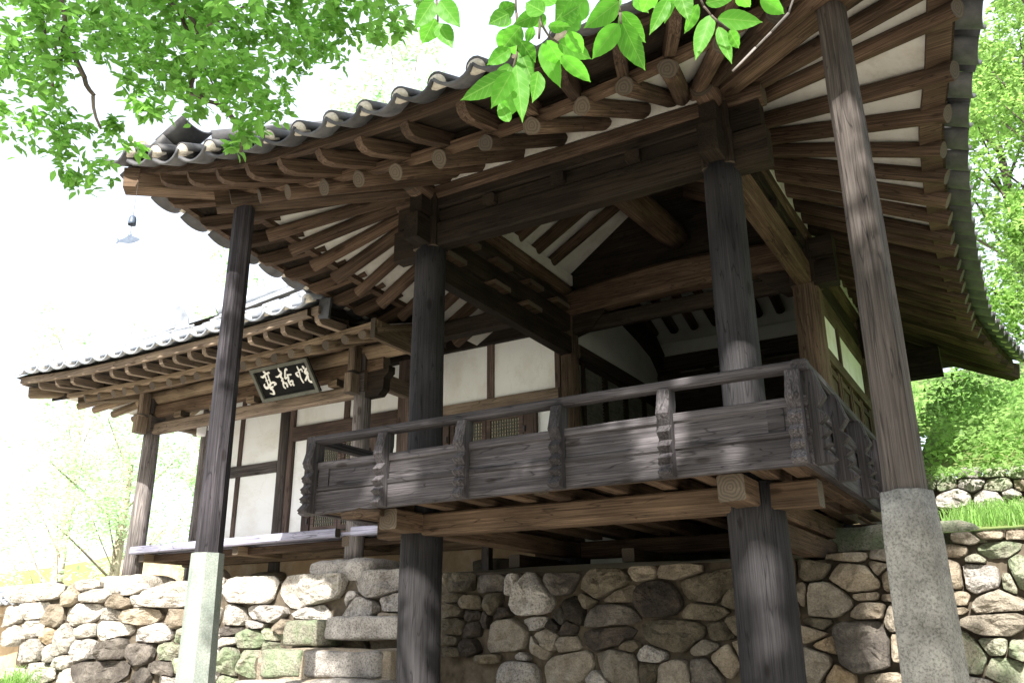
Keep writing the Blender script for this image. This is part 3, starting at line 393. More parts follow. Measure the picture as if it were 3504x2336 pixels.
def rubble(parent, stones, y, base_depth=.06, zmax=None):
    ja = {}
    for i, (cx, cz, w, h, mt) in enumerate(stones):
        w2, h2 = w * .64, h * .64
        k = min(w2, h2) * .42
        poly = [(cx - w2 + k * RN.uniform(.2, 1), cz - h2), (cx + w2 - k * RN.uniform(.2, 1), cz - h2), (cx + w2, cz - h2 + k * RN.uniform(.2, 1)), (cx + w2, cz + h2 - k * RN.uniform(.2, 1)),
                (cx + w2 - k * RN.uniform(.2, 1), cz + h2), (cx - w2 + k * RN.uniform(.2, 1), cz + h2), (cx - w2, cz + h2 - k * RN.uniform(.2, 1)), (cx - w2, cz - h2 + k * RN.uniform(.2, 1))]
        for j, (ox, oz, ow, oh, _) in enumerate(stones):
            if i == j: continue
            dx, dz = ox - cx, oz - cz
            if abs(dx) > (w + ow) * .8 or abs(dz) > (h + oh) * .8: continue
            d = math.hypot(dx, dz)
            ri = 1 / math.sqrt((dx / d / (w / 2)) ** 2 + (dz / d / (h / 2)) ** 2); rj = 1 / math.sqrt((dx / d / (ow / 2)) ** 2 + (dz / d / (oh / 2)) ** 2)
            t = ri / (ri + rj); ja.setdefault((min(i, j), max(i, j)), RN.uniform(-.2, .2))
            nx = dx / (w * w) + dx / (ow * ow); nzz = dz / (h * h) + dz / (oh * oh); l = math.hypot(nx, nzz)
            nx, nzz = nx / l, nzz / l
            gap = .005
            poly = clip_poly(poly, (cx + dx * t - nx * gap, cz + dz * t - nzz * gap), (nx * math.cos(ja[(i, j) if i < j else (j, i)]) - nzz * math.sin(ja[(i, j) if i < j else (j, i)]), nx * math.sin(ja[(i, j) if i < j else (j, i)]) + nzz * math.cos(ja[(i, j) if i < j else (j, i)])))
            if len(poly) < 3: break
        if len(poly) < 3: continue
        make_stone(parent, cx, cz, poly, y + RN.uniform(-.03, .045), min(.13, base_depth * RN.uniform(.7, 1.3) + min(w, h) * .12), M_['stone_' + mt])
def mortar_core(parent, name, x0, x1, z0, ztop, y, nx=70, nzr=16):
    rows = []
    for j in range(nzr):
        t = j / (nzr - 1)
        rows.append([Vector((x, y + .02 * mnoise.noise(Vector((x * 4, t * 9, 1))), z0 + (ztop(x) - z0) * t)) for x in lin(x0, x1, nx)])
    rows.append([Vector((x, y + .35, ztop(x) + .0)) for x in lin(x0, x1, nx)])
    return grid(name, rows, M_['mortar'], parent)
rw = thing('retaining_wall', 'long rubble stone retaining wall below the pavilion and the hall terrace', 'stone wall', (-4, 2.2, -3))
st = [s for s in WALL_STONES if s[0] > -11.3 - .5 * max(0, s[1] + 1.6)]
# courses under and beside the framed part, in the same rubble
zz = -2.24
while zz > -2.75:
    x = -11.5
    while x < 2.2:
        w_ = RN.uniform(.3, .62); h_ = RN.uniform(.2, .3)
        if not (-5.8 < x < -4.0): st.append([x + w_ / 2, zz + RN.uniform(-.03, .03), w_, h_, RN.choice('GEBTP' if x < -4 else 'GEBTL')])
        x += w_ + .01
    zz -= .29
zz = -1.05
xe_ = max(s[0] + s[2] / 2 for s in WALL_STONES) + .02
while zz > -2.1:      # the wall runs on past the right edge of the picture
    x = xe_
    while x < 2.5:
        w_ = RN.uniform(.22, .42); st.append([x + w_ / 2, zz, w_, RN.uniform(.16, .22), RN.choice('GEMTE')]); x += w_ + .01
    zz -= .2
rubble(rw, st, 2.10)
mortar_core(rw, 'mortar', -11.25, 2.6, -3.05, lambda x: -.985 + (.04 if x > .2 else 0) + .015 * math.sin(x * 3), 2.15)
uw = thing('upper_garden_wall', 'low mossy rubble wall at the foot of the green slope', 'stone wall', (1, 5.1, -.6))
rubble(uw, list(WALL2_STONES) + [[1.55 + .33 * i + .1 * (j % 2), -.06 - .15 * j, .31, .14, 'MGEM'[(i + j) % 4]] for i in range(5) for j in range(3)], 5.0, .06)
mortar_core(uw, 'mortar', -.4, 3, -.7, lambda x: -.01, 5.07, 20, 8)
# steps: big blocks climbing to the wall
stp = thing('stone_steps', 'rough block steps climbing the rubble wall beside the round column', 'steps', (-4.9, 1.5, -3))
def block(name, x0, x1, y0, y1, z0, z1, mat, parent, sub=5, rnd=.035):
    vs = []; fs = []; idx = {}
    c = Vector(((x0 + x1) / 2, (y0 + y1) / 2, (z0 + z1) / 2)); hd = Vector(((x1 - x0) / 2, (y1 - y0) / 2, (z1 - z0) / 2)); sd = RN.uniform(0, 50)
    def V(i, j, k):
        key = (i, j, k)
        if key not in idx:
            p = Vector((2 * i / sub - 1, 2 * j / sub - 1, 2 * k / sub - 1)); q = Vector([p[a] * hd[a] for a in range(3)])
            inner = Vector([max(-hd[a] + rnd, min(hd[a] - rnd, q[a])) for a in range(3)]); d = q - inner
            if d.length > 1e-6: q = inner + d.normalized() * min(d.length, rnd)
            q += q.normalized() * (mnoise.noise(q * 5 + Vector((sd, 0, 0))) * .035 + mnoise.noise(q * 13 + Vector((sd, 0, 0))) * .012)
            idx[key] = len(vs); vs.append(q)
        return idx[key]
    R_ = range(sub)
    for a in R_:
        for b in R_:
            fs += [(V(a, b, 0), V(a, b + 1, 0), V(a + 1, b + 1, 0), V(a + 1, b, 0)), (V(a, b, sub), V(a + 1, b, sub), V(a + 1, b + 1, sub), V(a, b + 1, sub)),
                   (V(a, 0, b), V(a + 1, 0, b), V(a + 1, 0, b + 1), V(a, 0, b + 1)), (V(a, sub, b), V(a, sub, b + 1), V(a + 1, sub, b + 1), V(a + 1, sub, b)),
                   (V(0, a, b), V(0, a, b + 1), V(0, a + 1, b + 1), V(0, a + 1, b)), (V(sub, a, b), V(sub, a + 1, b), V(sub, a + 1, b + 1), V(sub, a, b + 1))]
    return link(name, mesh(name, vs, fs, mat, None, True), parent, Matrix.Translation(c))
for x0, z0, x1, z1, y, mt in STEP_BLOCKS:
    block('step_stone', x0, x1, y, y + .36, z0, z1, M_['stone_' + mt], stp, 8)
block('step_stone', -5.9, -4.2, 1.45, 2.1, -2.95, -1.66, M_['stone_T'], stp, 8)
block('step_stone', -5.9, -4.0, 1.15, 1.75, -2.95, -1.93, M_['stone_T'], stp, 8)
block('step_stone', -5.9, -3.95, .78, 1.3, -2.95, -2.22, M_['stone_G'], stp, 8)
block('step_stone', -5.9, -4.0, .45, .85, -3.0, -2.5, M_['stone_G'], stp, 8)
# ================================================================ PAVILION
PV = thing('raised_pavilion', 'raised dark timber pavilion with a balcony under deep upturned tiled eaves', 'pavilion', (-1.9, 2, -3))
WE, WF, WD, WC, WR, WH = (M_['wood_eave'], M_['wood_fresh'], M_['wood_dark'], M_['wood_column'], M_['wood_rail'], M_['wood_hall'])
X0, X1, Y0, Y1 = -3.26, -.56, .63, 3.33
# columns: stout lower posts and slimmer upper shafts
for x, y, r in ((X0, Y0, .171), (X1, Y0, .186), (X0, Y1, .16), (X1, Y1, .16)):
    log('lower_post', (x, y, -3.02), (x, y, -.62), r * 1.04, r, WC, PV, (0, 1, 0), 20, 10, .016)
for x, y in ((X0, Y0), (X1, Y0)):
    log('column', (x, y, -.62), (x, y, 1.78), .147, .136, WC, PV, (0, 1, 0), 24, 10, .006)
log('column', (X0, Y1, -.6), (X0, Y1, 2.2), .115, .105, WH, PV, (0, 1, 0), 20, 8, .006)
beam('column', (X1, Y1, -.6), (X1, Y1, 2.2), .25, .25, WH, PV, (0, 1, 0), .05, 6, .006)
beam('column', (X1, 6.02, -.6), (X1, 6.02, 2.2), .18, .18, WH, PV, (0, 1, 0), .03, 5, .004)
beam('column', (X1, 7.1, -.6), (X1, 7.1, 2.1), .18, .18, WD, PV, (0, 1, 0), .03, 5, .004)
for x, y in ((X0, Y0), (X1, Y0)):
    block('padstone', x - .34, x + .34, y - .34, y + .34, -3.15, -2.93, M_['stone_G'], PV)
# head beams between the columns (front, sides)
def headset(p, q, inward, back=False):
    p = Vector(p); q = Vector(q); d = (q - p).normalized()
    def lift(v, z): return Vector((v.x, v.y, z))
    beam('lintel', lift(p, 1.865), lift(q, 1.865), .16, .235, WE if back else WD, PV, Z, .02, 8, .005)
    beam('lintel', lift(p + d * .1, 2.055), lift(q - d * .1, 2.055), .085, .13, WD, PV, Z, .01, 6, .003)
    beam('plate_beam', lift(p - d * .1, 2.18), lift(q + d * .1, 2.18), .12, .11, WD, PV, Z, .015, 6, .004)
    beam('purlin', lift(p - d * .1, 2.29), lift(q + d * .1, 2.29), .19, .135, WE, PV, Z, .03, 10, .006)
    o2 = inward * -1
    beam('plaster_strip', lift(p, 2.415) + o2 * .06, lift(q, 2.415) + o2 * .06, .05, .125, M_['plaster_eave'], PV, Z, .002, 4, .001, cap=None)
    for t in (.25, .5, .75):
        c = p.lerp(q, t)
        o = inward * -1
        M, _ = frame(lift(c, 1.985) + o * .02, lift(c, 1.985) + o * .1)
        beam('bearing_block', lift(c, 2.045) + o * .105, lift(c, 2.045) - o * .105, .12, .09, WD, PV, Z, .012, 2, .002, cap=None)
headset((X0, Y0, 0), (X1, Y0, 0), Vector((0, 1, 0)))
headset((X1, Y0, 0), (X1, Y1, 0), Vector((-1, 0, 0)), True)
# western side: deep stack, seen from below inside
beam('lintel', (X0, Y0, 1.60), (X0, Y1, 1.60), .15, .23, WD, PV, Z, .02, 8, .004)
beam('lintel', (X0, Y0, 1.87), (X0, Y1, 1.87), .14, .22, WD, PV, Z, .02, 8, .004)
beam('plate_beam', (X0, Y0, 2.10), (X0, Y1, 2.10), .13, .13, WD, PV, Z, .015, 6, .004)
log('purlin', (X0, Y0 - .28, 2.28), (X0, Y1, 2.28), .10, .095, WE, PV, Z, 12, 8, .006)
for z, ys in ((1.74, (.86, 1.65, 2.3)), (2.0, (1.1, 1.7, 2.35, 2.95))):
    for y in ys: beam('bearing_block', (X0 - .14, y, z), (X0 + .14, y, z), .3, .05, WF, PV, Z, .006, 2, .001)
beam('plaster_strip', (X1 + .07, Y1 + .1, 2.41), (X1 + .07, 7.2, 2.41), .05, .13, M_['plaster_eave'], PV, Z, .002, 4, .001, cap=None)
beam('plaster_strip', (X0 + .0, Y0 + .1, 2.42), (X0 + .0, Y1, 2.42), .14, .13, M_['plaster_eave'], PV, Z, .002, 4, .001, cap=None)
# eastern wall beams running north
beam('lintel', (X1, Y1, 1.72), (X1, 7.1, 1.72), .15, .22, WH, PV, Z, .02, 8, .004)
beam('plate_beam', (X1, Y1, 1.98), (X1, 7.1, 1.98), .13, .20, WD, PV, Z, .015, 6, .004)
log('purlin', (X1, Y1, 2.26), (X1, 7.5, 2.26), .10, .095, WE, PV, Z, 12, 8, .006)
beam('lintel', (X1 + .45, 7.0, 1.82), (X1 + .88, 7.0, 1.82), .2, .38, WD, PV, Z, .01, 2, .002)
beam('lintel', (-3.2, 7.0, 1.82), (X1 + .45, 7.0, 1.82), .2, .38, WD, PV, Z, .01, 2, .002)
# crossing brackets on the two front columns and the square east column
def bracket_x(x0, x1, y, z0, z1, w=.12, up=0, mat=None):
    pts = [(0, 0), (abs(x1 - x0), up), (abs(x1 - x0), z1 - z0), (0, z1 - z0)]
    s = 1 if x1 > x0 else -1
    M = Matrix.Translation((x0, y + w / 2, z0)) @ Matrix(((s, 0, 0, 0), (0, 0, -1, 0), (0, 1, 0, 0), (0, 0, 0, 1)))
    return prism('bracket', pts, M, w, mat or WD, PV)
def bracket_y(y0, y1, x, z0, z1, w=.12, up=0, mat=None):
    pts = [(0, 0), (abs(y1 - y0), up), (abs(y1 - y0), z1 - z0), (0, z1 - z0)]
    s = 1 if y1 > y0 else -1
    M = Matrix.Translation((x - w / 2, y0, z0)) @ Matrix(((0, 0, 1, 0), (s, 0, 0, 0), (0, 1, 0, 0), (0, 0, 0, 1)))
    return prism('bracket', pts, M, w, mat or WD, PV)
for x, y, sx in ((X0, Y0, -1), (X1, Y0, 1)):
    bracket_y(y - .08, y - .31, x, 1.76, 2.00, .15); bracket_y(y - .08, y - .25, x, 2.03, 2.20, .13)
    bracket_x(x + sx * .08, x + sx * .37, y, 1.70, 1.99, .15); bracket_x(x + sx * .08, x + sx * .34, y, 2.01, 2.22, .13)
    beam('bearing_block', (x, y, 1.74), (x, y, 2.02), .25, .25, WD, PV, (0, 1, 0), .02, 2, .002)
    beam('bearing_block', (x, y, 2.03), (x, y, 2.27), .22, .22, WD, PV, (0, 1, 0), .02, 2, .002)
    log('bracket', (x + sx * .06, y, 2.3), (x + sx * .37, y, 2.3), .095, .095, WE, PV, Z, 12, 2, .004)
    log('bracket', (x, y - .06, 2.3), (x, y - .34, 2.3), .095, .095, WE, PV, Z, 12, 2, .004)
bracket_x(X1 + .1, X1 + .32, Y1 - .05, 1.72, 1.96, .16); bracket_x(X1 + .1, X1 + .32, Y1 - .05, 1.98, 2.22, .18)
beam('bearing_block', (X1, Y1, 1.75), (X1, Y1, 2.2), .27, .27, WD, PV, (0, 1, 0), .02, 2, .002)
bracket_x(X1 + .09, X1 + .34, 6.0, 1.7, 2.2, .2)
# great tie beam across the back of the bay, inner cross beam
beam('tie_beam', (X0, Y1, 2.10), (X1, Y1, 2.10), .26, .30, WE, PV, Z, .05, 12, .006, arch=.10)
beam('lintel', (X0, Y1 + .02, 1.84), (X1, Y1 + .02, 1.84), .12, .16, WD, PV, Z, .02, 6, .004)
M, _ = frame((X1, Y1 - .16, 1.7), (X1 - 1, Y1 - .16, 1.7))
prism('bracket', [(-.36, .0), (-.2, -.12), (-.05, -.12), (-.05, .18), (-.5, .18)], Matrix.Translation((X1, Y1 + .06, 1.83)) @ Matrix(((1, 0, 0, 0), (0, 0, -1, 0), (0, 1, 0, 0), (0, 0, 0, 1))), .12, WD, PV)
prism('bracket', [(.05, -.12), (.34, -.05), (.48, .1), (.48, .18), (.05, .18)], Matrix.Translation((X0, Y1 + .06, 1.83)) @ Matrix(((1, 0, 0, 0), (0, 0, -1, 0), (0, 1, 0, 0), (0, 0, 0, 1))), .12, WD, PV)
log('cross_beam', (-1.9, Y0 + .05, 2.46), (-1.9, Y1, 2.66), .15, .15, WE, PV, Z, 16, 8, .012)

box('partition_board', (-3.3, 3.40, 2.26), (-.5, 3.44, 3.35), M_['wood_dark'], PV)
box('partition_board', (-3.32, 3.44, 2.1), (-3.28, 6.4, 3.35), M_['wood_dark'], PV)
block('foundation_stone', -.9, .62, 2.75, 3.5, -1.1, -.68, M_['stone_M'], PV, 10, .12)
box('footing_wall', (-.62, 3.3, -1.1), (-.5, 7.0, -.5), M_['plaster_mud'], PV); box('footing_wall', (-3.2, 5.2, -1.1), (-2.1, 5.3, -.5), M_['stone_L'], PV); box('footing_wall', (-1.8, 5.2, -1.1), (-.6, 5.3, -.5), M_['stone_L'], PV)
# ---------------------------------------------------------------- floor, joists, balcony
FZ = -.46
for i in range(16):   # floor boards
    y0 = .10 + i * .205
    box('floor_board', (-3.72, y0, FZ - .035), (-.28, y0 + .2, FZ), WE, PV, .003)
box('floor_board', (-3.2, 3.4, FZ - .035), (-.5, 5.9, FZ), WD, PV)
beam('floor_beam', (-3.62, .57, -.715), (-.12, .57, -.715), .17, .17, WF, PV, Z, .012, 8, .003)
beam('floor_beam', (X0 + .02, .15, -.70), (X0 + .02, 3.3, -.70), .17, .155, WF, PV, Z, .012, 6, .003)
beam('floor_beam', (X1 - .0, .13, -.70), (X1 - .0, 3.4, -.70), .17, .165, WF, PV, Z, .012, 6, .003)
beam('floor_beam', (-3.7, 3.33, -.70), (-.2, 3.33, -.70), .17, .17, WE, PV, Z, .012, 6, .003)
beam('floor_beam', (X1 + .02, .6, -.90), (X1 + .02, 2.9, -.90), .13, .17, WF, PV, Z, .012, 6, .003)
beam('floor_beam', (-1.9, .15, -.575), (-1.9, 3.3, -.575), .12, .11, WE, PV, Z, .01, 6, .003)
JX = [-3.72, -3.30, -2.92, -2.55, -2.18, -1.45, -1.1, -.75, -.40, -.2]
for x in JX: beam('joist', (x, .12, -.56), (x, 3.2, -.56), .10, .11, WF, PV, Z, .006, 3, .002)
for y in (.9, 1.7, 2.5): beam('joist', (X1 + .1, y, -.56), (-.12, y, -.56), .1, .11, WF, PV, Z, .006, 3, .002); beam('joist', (X0 - .1, y, -.56), (-3.88, y, -.56), .1, .11, WE, PV, Z, .006, 3, .002)
for x in (-3.4, -2.2, -1.0): beam('floor_beam', (x, 2.3, -.86), (x, 3.3, -.86), .12, .12, WE, PV, Z, .006, 3, .002)
beam('floor_post', (-.47, 2.85, -.99), (-.47, 2.85, -.79), .12, .12, WD, PV, (0, 1, 0), .006, 2, .002)
beam('floor_post', (-4.13, 2.95, -.93), (-4.13, 2.95, -.50), .095, .095, M_['wood_post'], PV, (0, 1, 0), .006, 2, .002)
block('padstone', -4.35, -3.9, 2.8, 3.1, -.99, -.90, M_['stone_G'], PV)
# railing runs: local frame helper (front, east, west)
RAIL = link('balcony_railing', None, PV, Matrix.Translation((-2, 0, 0)))
def T_front(a, o): return Vector((a, -o, 0))
def T_east(a, o): return Vector((o, a, 0))
def T_west(a, o): return Vector((-4.0 - o, a, 0))
def rbox(name, T, a0, a1, o0, o1, z0, z1, mat, ch=.006, seg=6, jit=.0025):
    p = T(a0, (o0 + o1) / 2) + Z * (z0 + z1) / 2; q = T(a1, (o0 + o1) / 2) + Z * (z0 + z1) / 2
    return beam(name, p, q, abs(o1 - o0), abs(z1 - z0), mat, RAIL, Z, ch, seg, jit, cap=None)
BAL = [(-.06, .015), (-.17, .048), (-.23, .070), (-.30, .018), (-.35, .072), (-.395, .022), (-.44, .076), (-.478, .026), (-.515, .078), (-.545, .030), (-.605, .092), (-.625, .06)]
def baluster(T, a, wid=.085, diag=False):
    pts = [(-.02 if False else z, o) for z, o in BAL]
    outer = [(o, z) for z, o in BAL]; inner = [(-.03, -.625), (-.03, -.31), (-.055, -.26), (-.085, -.16), (-.085, -.06)]
    poly = outer + inner       # (outward, z), clockwise
    o0 = T(a, 0); ax = (T(a, 1) - T(a, 0)).normalized()
    lat = Z.cross(ax)
    M = Matrix(((ax.x, 0, lat.x, o0.x - lat.x * wid / 2), (ax.y, 0, lat.y, o0.y - lat.y * wid / 2), (0, 1, 0, 0), (0, 0, 0, 1)))
    n = len(poly); vs = []
    for s, k in ((0, 0), (1, 1)):
        for (u, v) in poly: vs.append(Vector((u - (.006 if u > 0 else 0), v, wid * k)))
    mid = [Vector((u + (.006 if u > 0 else 0), v, wid * f)) for f in (.18, .82) for (u, v) in poly]
    L_ = [vs[:n], mid[:n], mid[n:], vs[n:]]
    # profile lies in local XY, thickness along Z; local axes: X outward, Y up
    flat = [v for r in L_ for v in r]; fs = []
    for i in range(3):
        for j in range(n): fs.append((i * n + j, i * n + (j + 1) % n, (i + 1) * n + (j + 1) % n, (i + 1) * n + j))
    fs.append(tuple(reversed(range(n)))); fs.append(tuple(range(3 * n, 4 * n)))
    # rotate so grain (local X of material) runs up: swap axes
    M2 = M @ Matrix(((0, 1, 0, 0), (1, 0, 0, 0), (0, 0, -1, 0), (0, 0, 0, 1)))
    flat = [Vector((v.y, v.x, -v.z)) for v in flat]
    return link('baluster', mesh('baluster', flat, fs, WR, None, False), RAIL, M2)
def run(T, a0, a1, stops, endpanels, ao0=0., ao1=0.):
    """a0..a1 extent of the fascia, stops = baluster centres"""
    rbox('handrail', T, a0 - ao0, a1 + ao1, -.095, .0, -.062, 0., WR, .018, 12, .002)
    rbox('fascia_board', T, a0, a1, -.085, -.03, -.625, -.455, WR, .004, 10, .003)
    rbox('ledger', T, a0, a1, -.09, -.018, -.455, -.415, WR, .008, 10, .002)
    rbox('panel_rail', T, a0, a1, -.075, -.025, -.275, -.215, WR, .008, 10, .002)
    rbox('panel_board', T, a0, a1, -.062, -.042, -.42, -.27, WR, .001, 10, .003)
    for s in stops: baluster(T, s)
    for a in endpanels: rbox('panel_stile', T, a - .05, a + .05, -.072, -.028, -.416, -.274, WR, .003, 1, .001)
FB = [-3.93, -3.20, -2.46, -1.68, -.90, -.09]
run(T_front, -3.97, -.03, FB, [-3.82, -.22], .03, .03)
run(T_east, .03, 2.45, [.08, .75, 1.62, 2.36], [.25], .03)
run(T_west, .03, 2.2, [.08, .75, 1.5, 2.1], [.25], .03)
# patched and broken end of the front fascia
block('broken_timber', -3.62, -3.24, .035, .12, -.69, -.625, M_['wood_fresh'], RAIL, 6, .02)
for (T, a0, a1) in ((T_front, -3.95, -.05), (T_east, .1, 2.4), (T_west, .1, 2.2)):
    rbox('edge_beam', T, a0, a1, -.17, -.092, -.61, -.505, WF, .004, 8, .003)

# ---------------------------------------------------------------- walls of the hall behind the bay
PL = M_['plaster']
def panel(name, x0, x1, y, z0, z1, mat=None, parent=PV, t=.04): return box(name, (x0, y, z0), (x1, y + t, z1), mat or PL, parent, .001)
# inner west wall (x = -3.2) with a naturally curved beam over plaster toned darker for indoor shade
Mw = Matrix.Translation((-3.22, 0, 0)) @ Matrix(((0, 0, 1, 0), (1, 0, 0, 0), (0, 1, 0, 0), (0, 0, 0, 1)))
prism('plaster_panel', [(3.45, 1.66), (5.95, 1.60), (5.95, 1.93), (5.68, 2.11), (5.23, 2.22), (4.72, 2.30), (4.19, 2.22), (3.75, 2.0), (3.45, 1.9)], Mw, .03, M_['plaster_shaded'], PV)
arc = [(3.42, 1.92), (3.8, 2.02), (4.2, 2.24), (4.72, 2.33), (5.23, 2.25), (5.68, 2.13), (5.98, 1.93)]
for i in range(len(arc) - 1):
    pass
prism('curved_beam', arc + [(y, z + .24) for y, z in reversed(arc)], Matrix.Translation((-3.27, 0, 0)) @ Matrix(((0, 0, 1, 0), (1, 0, 0, 0), (0, 1, 0, 0), (0, 0, 0, 1))), .2, WD, PV)
beam('lintel', (-3.22, 3.4, 1.56), (-3.22, 5.95, 1.56), .14, .17, WD, PV, Z, .01, 5, .003)
beam('sill', (-3.22, 3.4, -.40), (-3.22, 5.95, -.40), .14, .12, WD, PV, Z, .01, 5, .003)
def lattice_door(name, M, w, h, parent, bars=(9, 12), solid=.25, mat=None, paper=True, mixed=False):
    """door in local XY plane (X across, Y up), facing -Z; frame, bars, paper"""
    mat = mat or M_['wood_paper_frame']; d = .035
    def q(nm, x0, y0, x1, y1, z0, z1, m, par):
        vs = [(x, y, z) for z in (z0, z1) for x, y in ((x0, y0), (x1, y0), (x1, y1), (x0, y1))]
        return vs, [(3, 2, 1, 0), (4, 5, 6, 7), (0, 1, 5, 4), (1, 2, 6, 5), (2, 3, 7, 6), (3, 0, 4, 7)]
    V = []; F_ = []
    def add(lst, b):
        o = len(lst[0]); lst[0].extend(b[0]); lst[1].extend([tuple(i + o for i in f) for f in b[1]])
    s = .055; fr = [[], []]
    for b in ((0, 0, s, h), (w - s, 0, w, h), (s, 0, w - s, s), (s, h - s, w - s, h)): add(fr, q('', b[0], b[1], b[2], b[3], 0, d, None, None))
    if solid: add(fr, q('', s, s + solid, w - s, s + solid + .035, .002, d - .002, None, None))
    D_ = link(name, mesh(name, fr[0], fr[1], mat, None, False), parent, M)
    ba = [[], []]; y0 = s + (solid + .035 if solid else 0)
    nx, ny = bars
    for i in range(1, nx): x = s + (w - 2 * s) * i / nx; add(ba, q('', x - .004, y0, x + .004, h - s, .008, .024, None, None))
    for j in range(1, ny):
        y = y0 + (h - s - y0) * j / ny
        if mixed and not (j <= 5 or j >= ny - 5 or abs(j - ny // 2) <= 2): continue
        add(ba, q('', s, y - .004, w - s, y + .004, .010, .026, None, None))
    b_ = link('door_lattice', mesh('door_lattice', ba[0], ba[1], M_['sign_frame'], None, False), D_, M)
    v, f = q('', s, y0, w - s, h - s, .026, .030, None, None); link('door_paper', mesh('door_paper', v, f, M_['paper'] if paper else M_['iron'], None, False), D_, M)
    if solid:
        v, f = q('', s, s, w - s, s + solid, .010, .022, None, None); link('door_board', mesh('door_board', v, f, mat, None, False), D_, M)
    return D_
RX = Matrix(((0, 0, 1, 0), (1, 0, 0, 0), (0, 1, 0, 0), (0, 0, 0, 1)))
for k in range(4):
    # facing +x (into the bay): across = +y, up = z, thickness = -x
    Md = Matrix.Translation((-3.17, 3.5 + k * .61, -.34)) @ Matrix(((0, 0, -1, 0), (1, 0, 0, 0), (0, 1, 0, 0), (0, 0, 0, 1)))
    lattice_door('lattice_door', Md, .6, 1.80, PV, (12, 34), .3, M_['wood_dark'], True)
# back wall of the hall with two daylight slots under the plate
box('wall_board', (-3.2, 5.95, -.4), (-2.3, 5.99, 1.25), M_['wood_dark'], PV); box('plaster_panel', (-2.25, 5.95, -.3), (-.7, 5.99, .95), M_['plaster_mud'], PV)
box('plaster_panel', (-2.25, 5.95, 1.1), (-.7, 5.99, 1.5), M_['wood_dark'], PV)
for z0, z1 in ((.95, 1.1), (1.5, 1.89), (1.25, 1.5)): box('lintel', (-3.2, 5.9, z0), (-.6, 6.02, z1 - .002), WD, PV)
beam('plate_beam', (-3.2, 5.96, 2.05), (-.6, 5.96, 2.05), .14, .22, WD, PV, Z, .02, 5, .003)
for a, b in ((-3.2, -2.87), (-2.5, -2.40), (-2.2, -1.70), (-1.25, -.6)): box('slot_block', (a, 5.92, 1.90), (b, 6.0, 1.935), WD, PV, .001)
box('plaster_panel', (-3.2, 5.93, 2.17), (-.6, 5.98, 2.36), M_['plaster_shaded'], PV)
beam('column', (-1.95, 5.9, -.5), (-1.95, 5.9, 1.9), .2, .2, WD, PV, (0, 1, 0), .02, 3)
for i in range(9):   # rafters of the hall roof coming down to the north plate
    x = -3.08 + i * .29
    log('rafter', (x, 5.62, 2.42), (x, 3.7, 3.08), .062, .066, WE, PV, Z, 10, 3, .004)
prism('ceiling_plaster', [(0, 0), (2.75, 0), (2.75, 2.6), (0, 2.6)], frame((-3.25, 5.98, 2.39), (-.5, 5.98, 2.39))[0] @ Matrix.Rotation(math.radians(161.0), 4, 'X') @ Matrix.Scale(1, 4), .03, M_['plaster_shaded'], PV)
# eastern wall north of the square column: plaster over boarded doors
xe = X1 + .045
for y0, y1 in ((3.50, 4.36), (4.43, 5.92)):
    box('plaster_panel', (xe - .03, y0, 1.17), (xe + .0, y1, 1.62), PL, PV, .001)
box('mullion', (xe - .05, 4.36, 1.14), (xe + .03, 4.43, 1.62), WH, PV); box('lintel', (xe - .07, 3.45, 1.04), (xe + .05, 5.93, 1.165), WH, PV)
box('sill', (xe - .07, 3.45, -.45), (xe + .05, 5.93, -.30), WH, PV)
for k in range(4):
    y0 = 3.52 + k * .60
    dd = box('door_leaf', (xe - .03, y0, -.29), (xe + .012, y0 + .585, 1.03), WH, PV)
    for zz_ in (-.2, .2, .6, .95): box('door_rail', (xe + .013, y0 + .02, zz_ - .03), (xe + .03, y0 + .56, zz_ + .03), WH, PV)
    for yy_ in (.05, .53): box('door_stile', (xe + .014, y0 + yy_ - .03, -.28), (xe + .034, y0 + yy_ + .03, 1.02), M_['wood_fresh'], PV)
    pts = [(math.cos(a) * .035, math.sin(a) * .035) for a in lin(0, 6.283, 11)[:-1]]
    Mr = Matrix.Translation((xe + .045, y0 + .29, .45)) @ Matrix(((0, 0, 1, 0), (1, 0, 0, 0), (0, 1, 0, 0), (0, 0, 0, 1)))
    vs = [(r * math.cos(a), r * math.sin(a), z) for r, z in ((.035, 0), (.027, 0), (.027, .008), (.035, .008)) for a in lin(0, 6.283, 13)[:-1]]
    fs = [(i * 12 + j, i * 12 + (j + 1) % 12, ((i + 1) % 4) * 12 + (j + 1) % 12, ((i + 1) % 4) * 12 + j) for i in range(4) for j in range(12)]
    link('door_ring', mesh('door_ring', vs, fs, M_['iron'], None, True), PV, Mr)
box('wall_board', (xe - .03, 6.12, -.4), (xe, 7.0, 1.6), WD, PV)
box('wall_board', (-3.2, 6.95, -.4), (-.6, 7.0, 1.6), WD, PV)

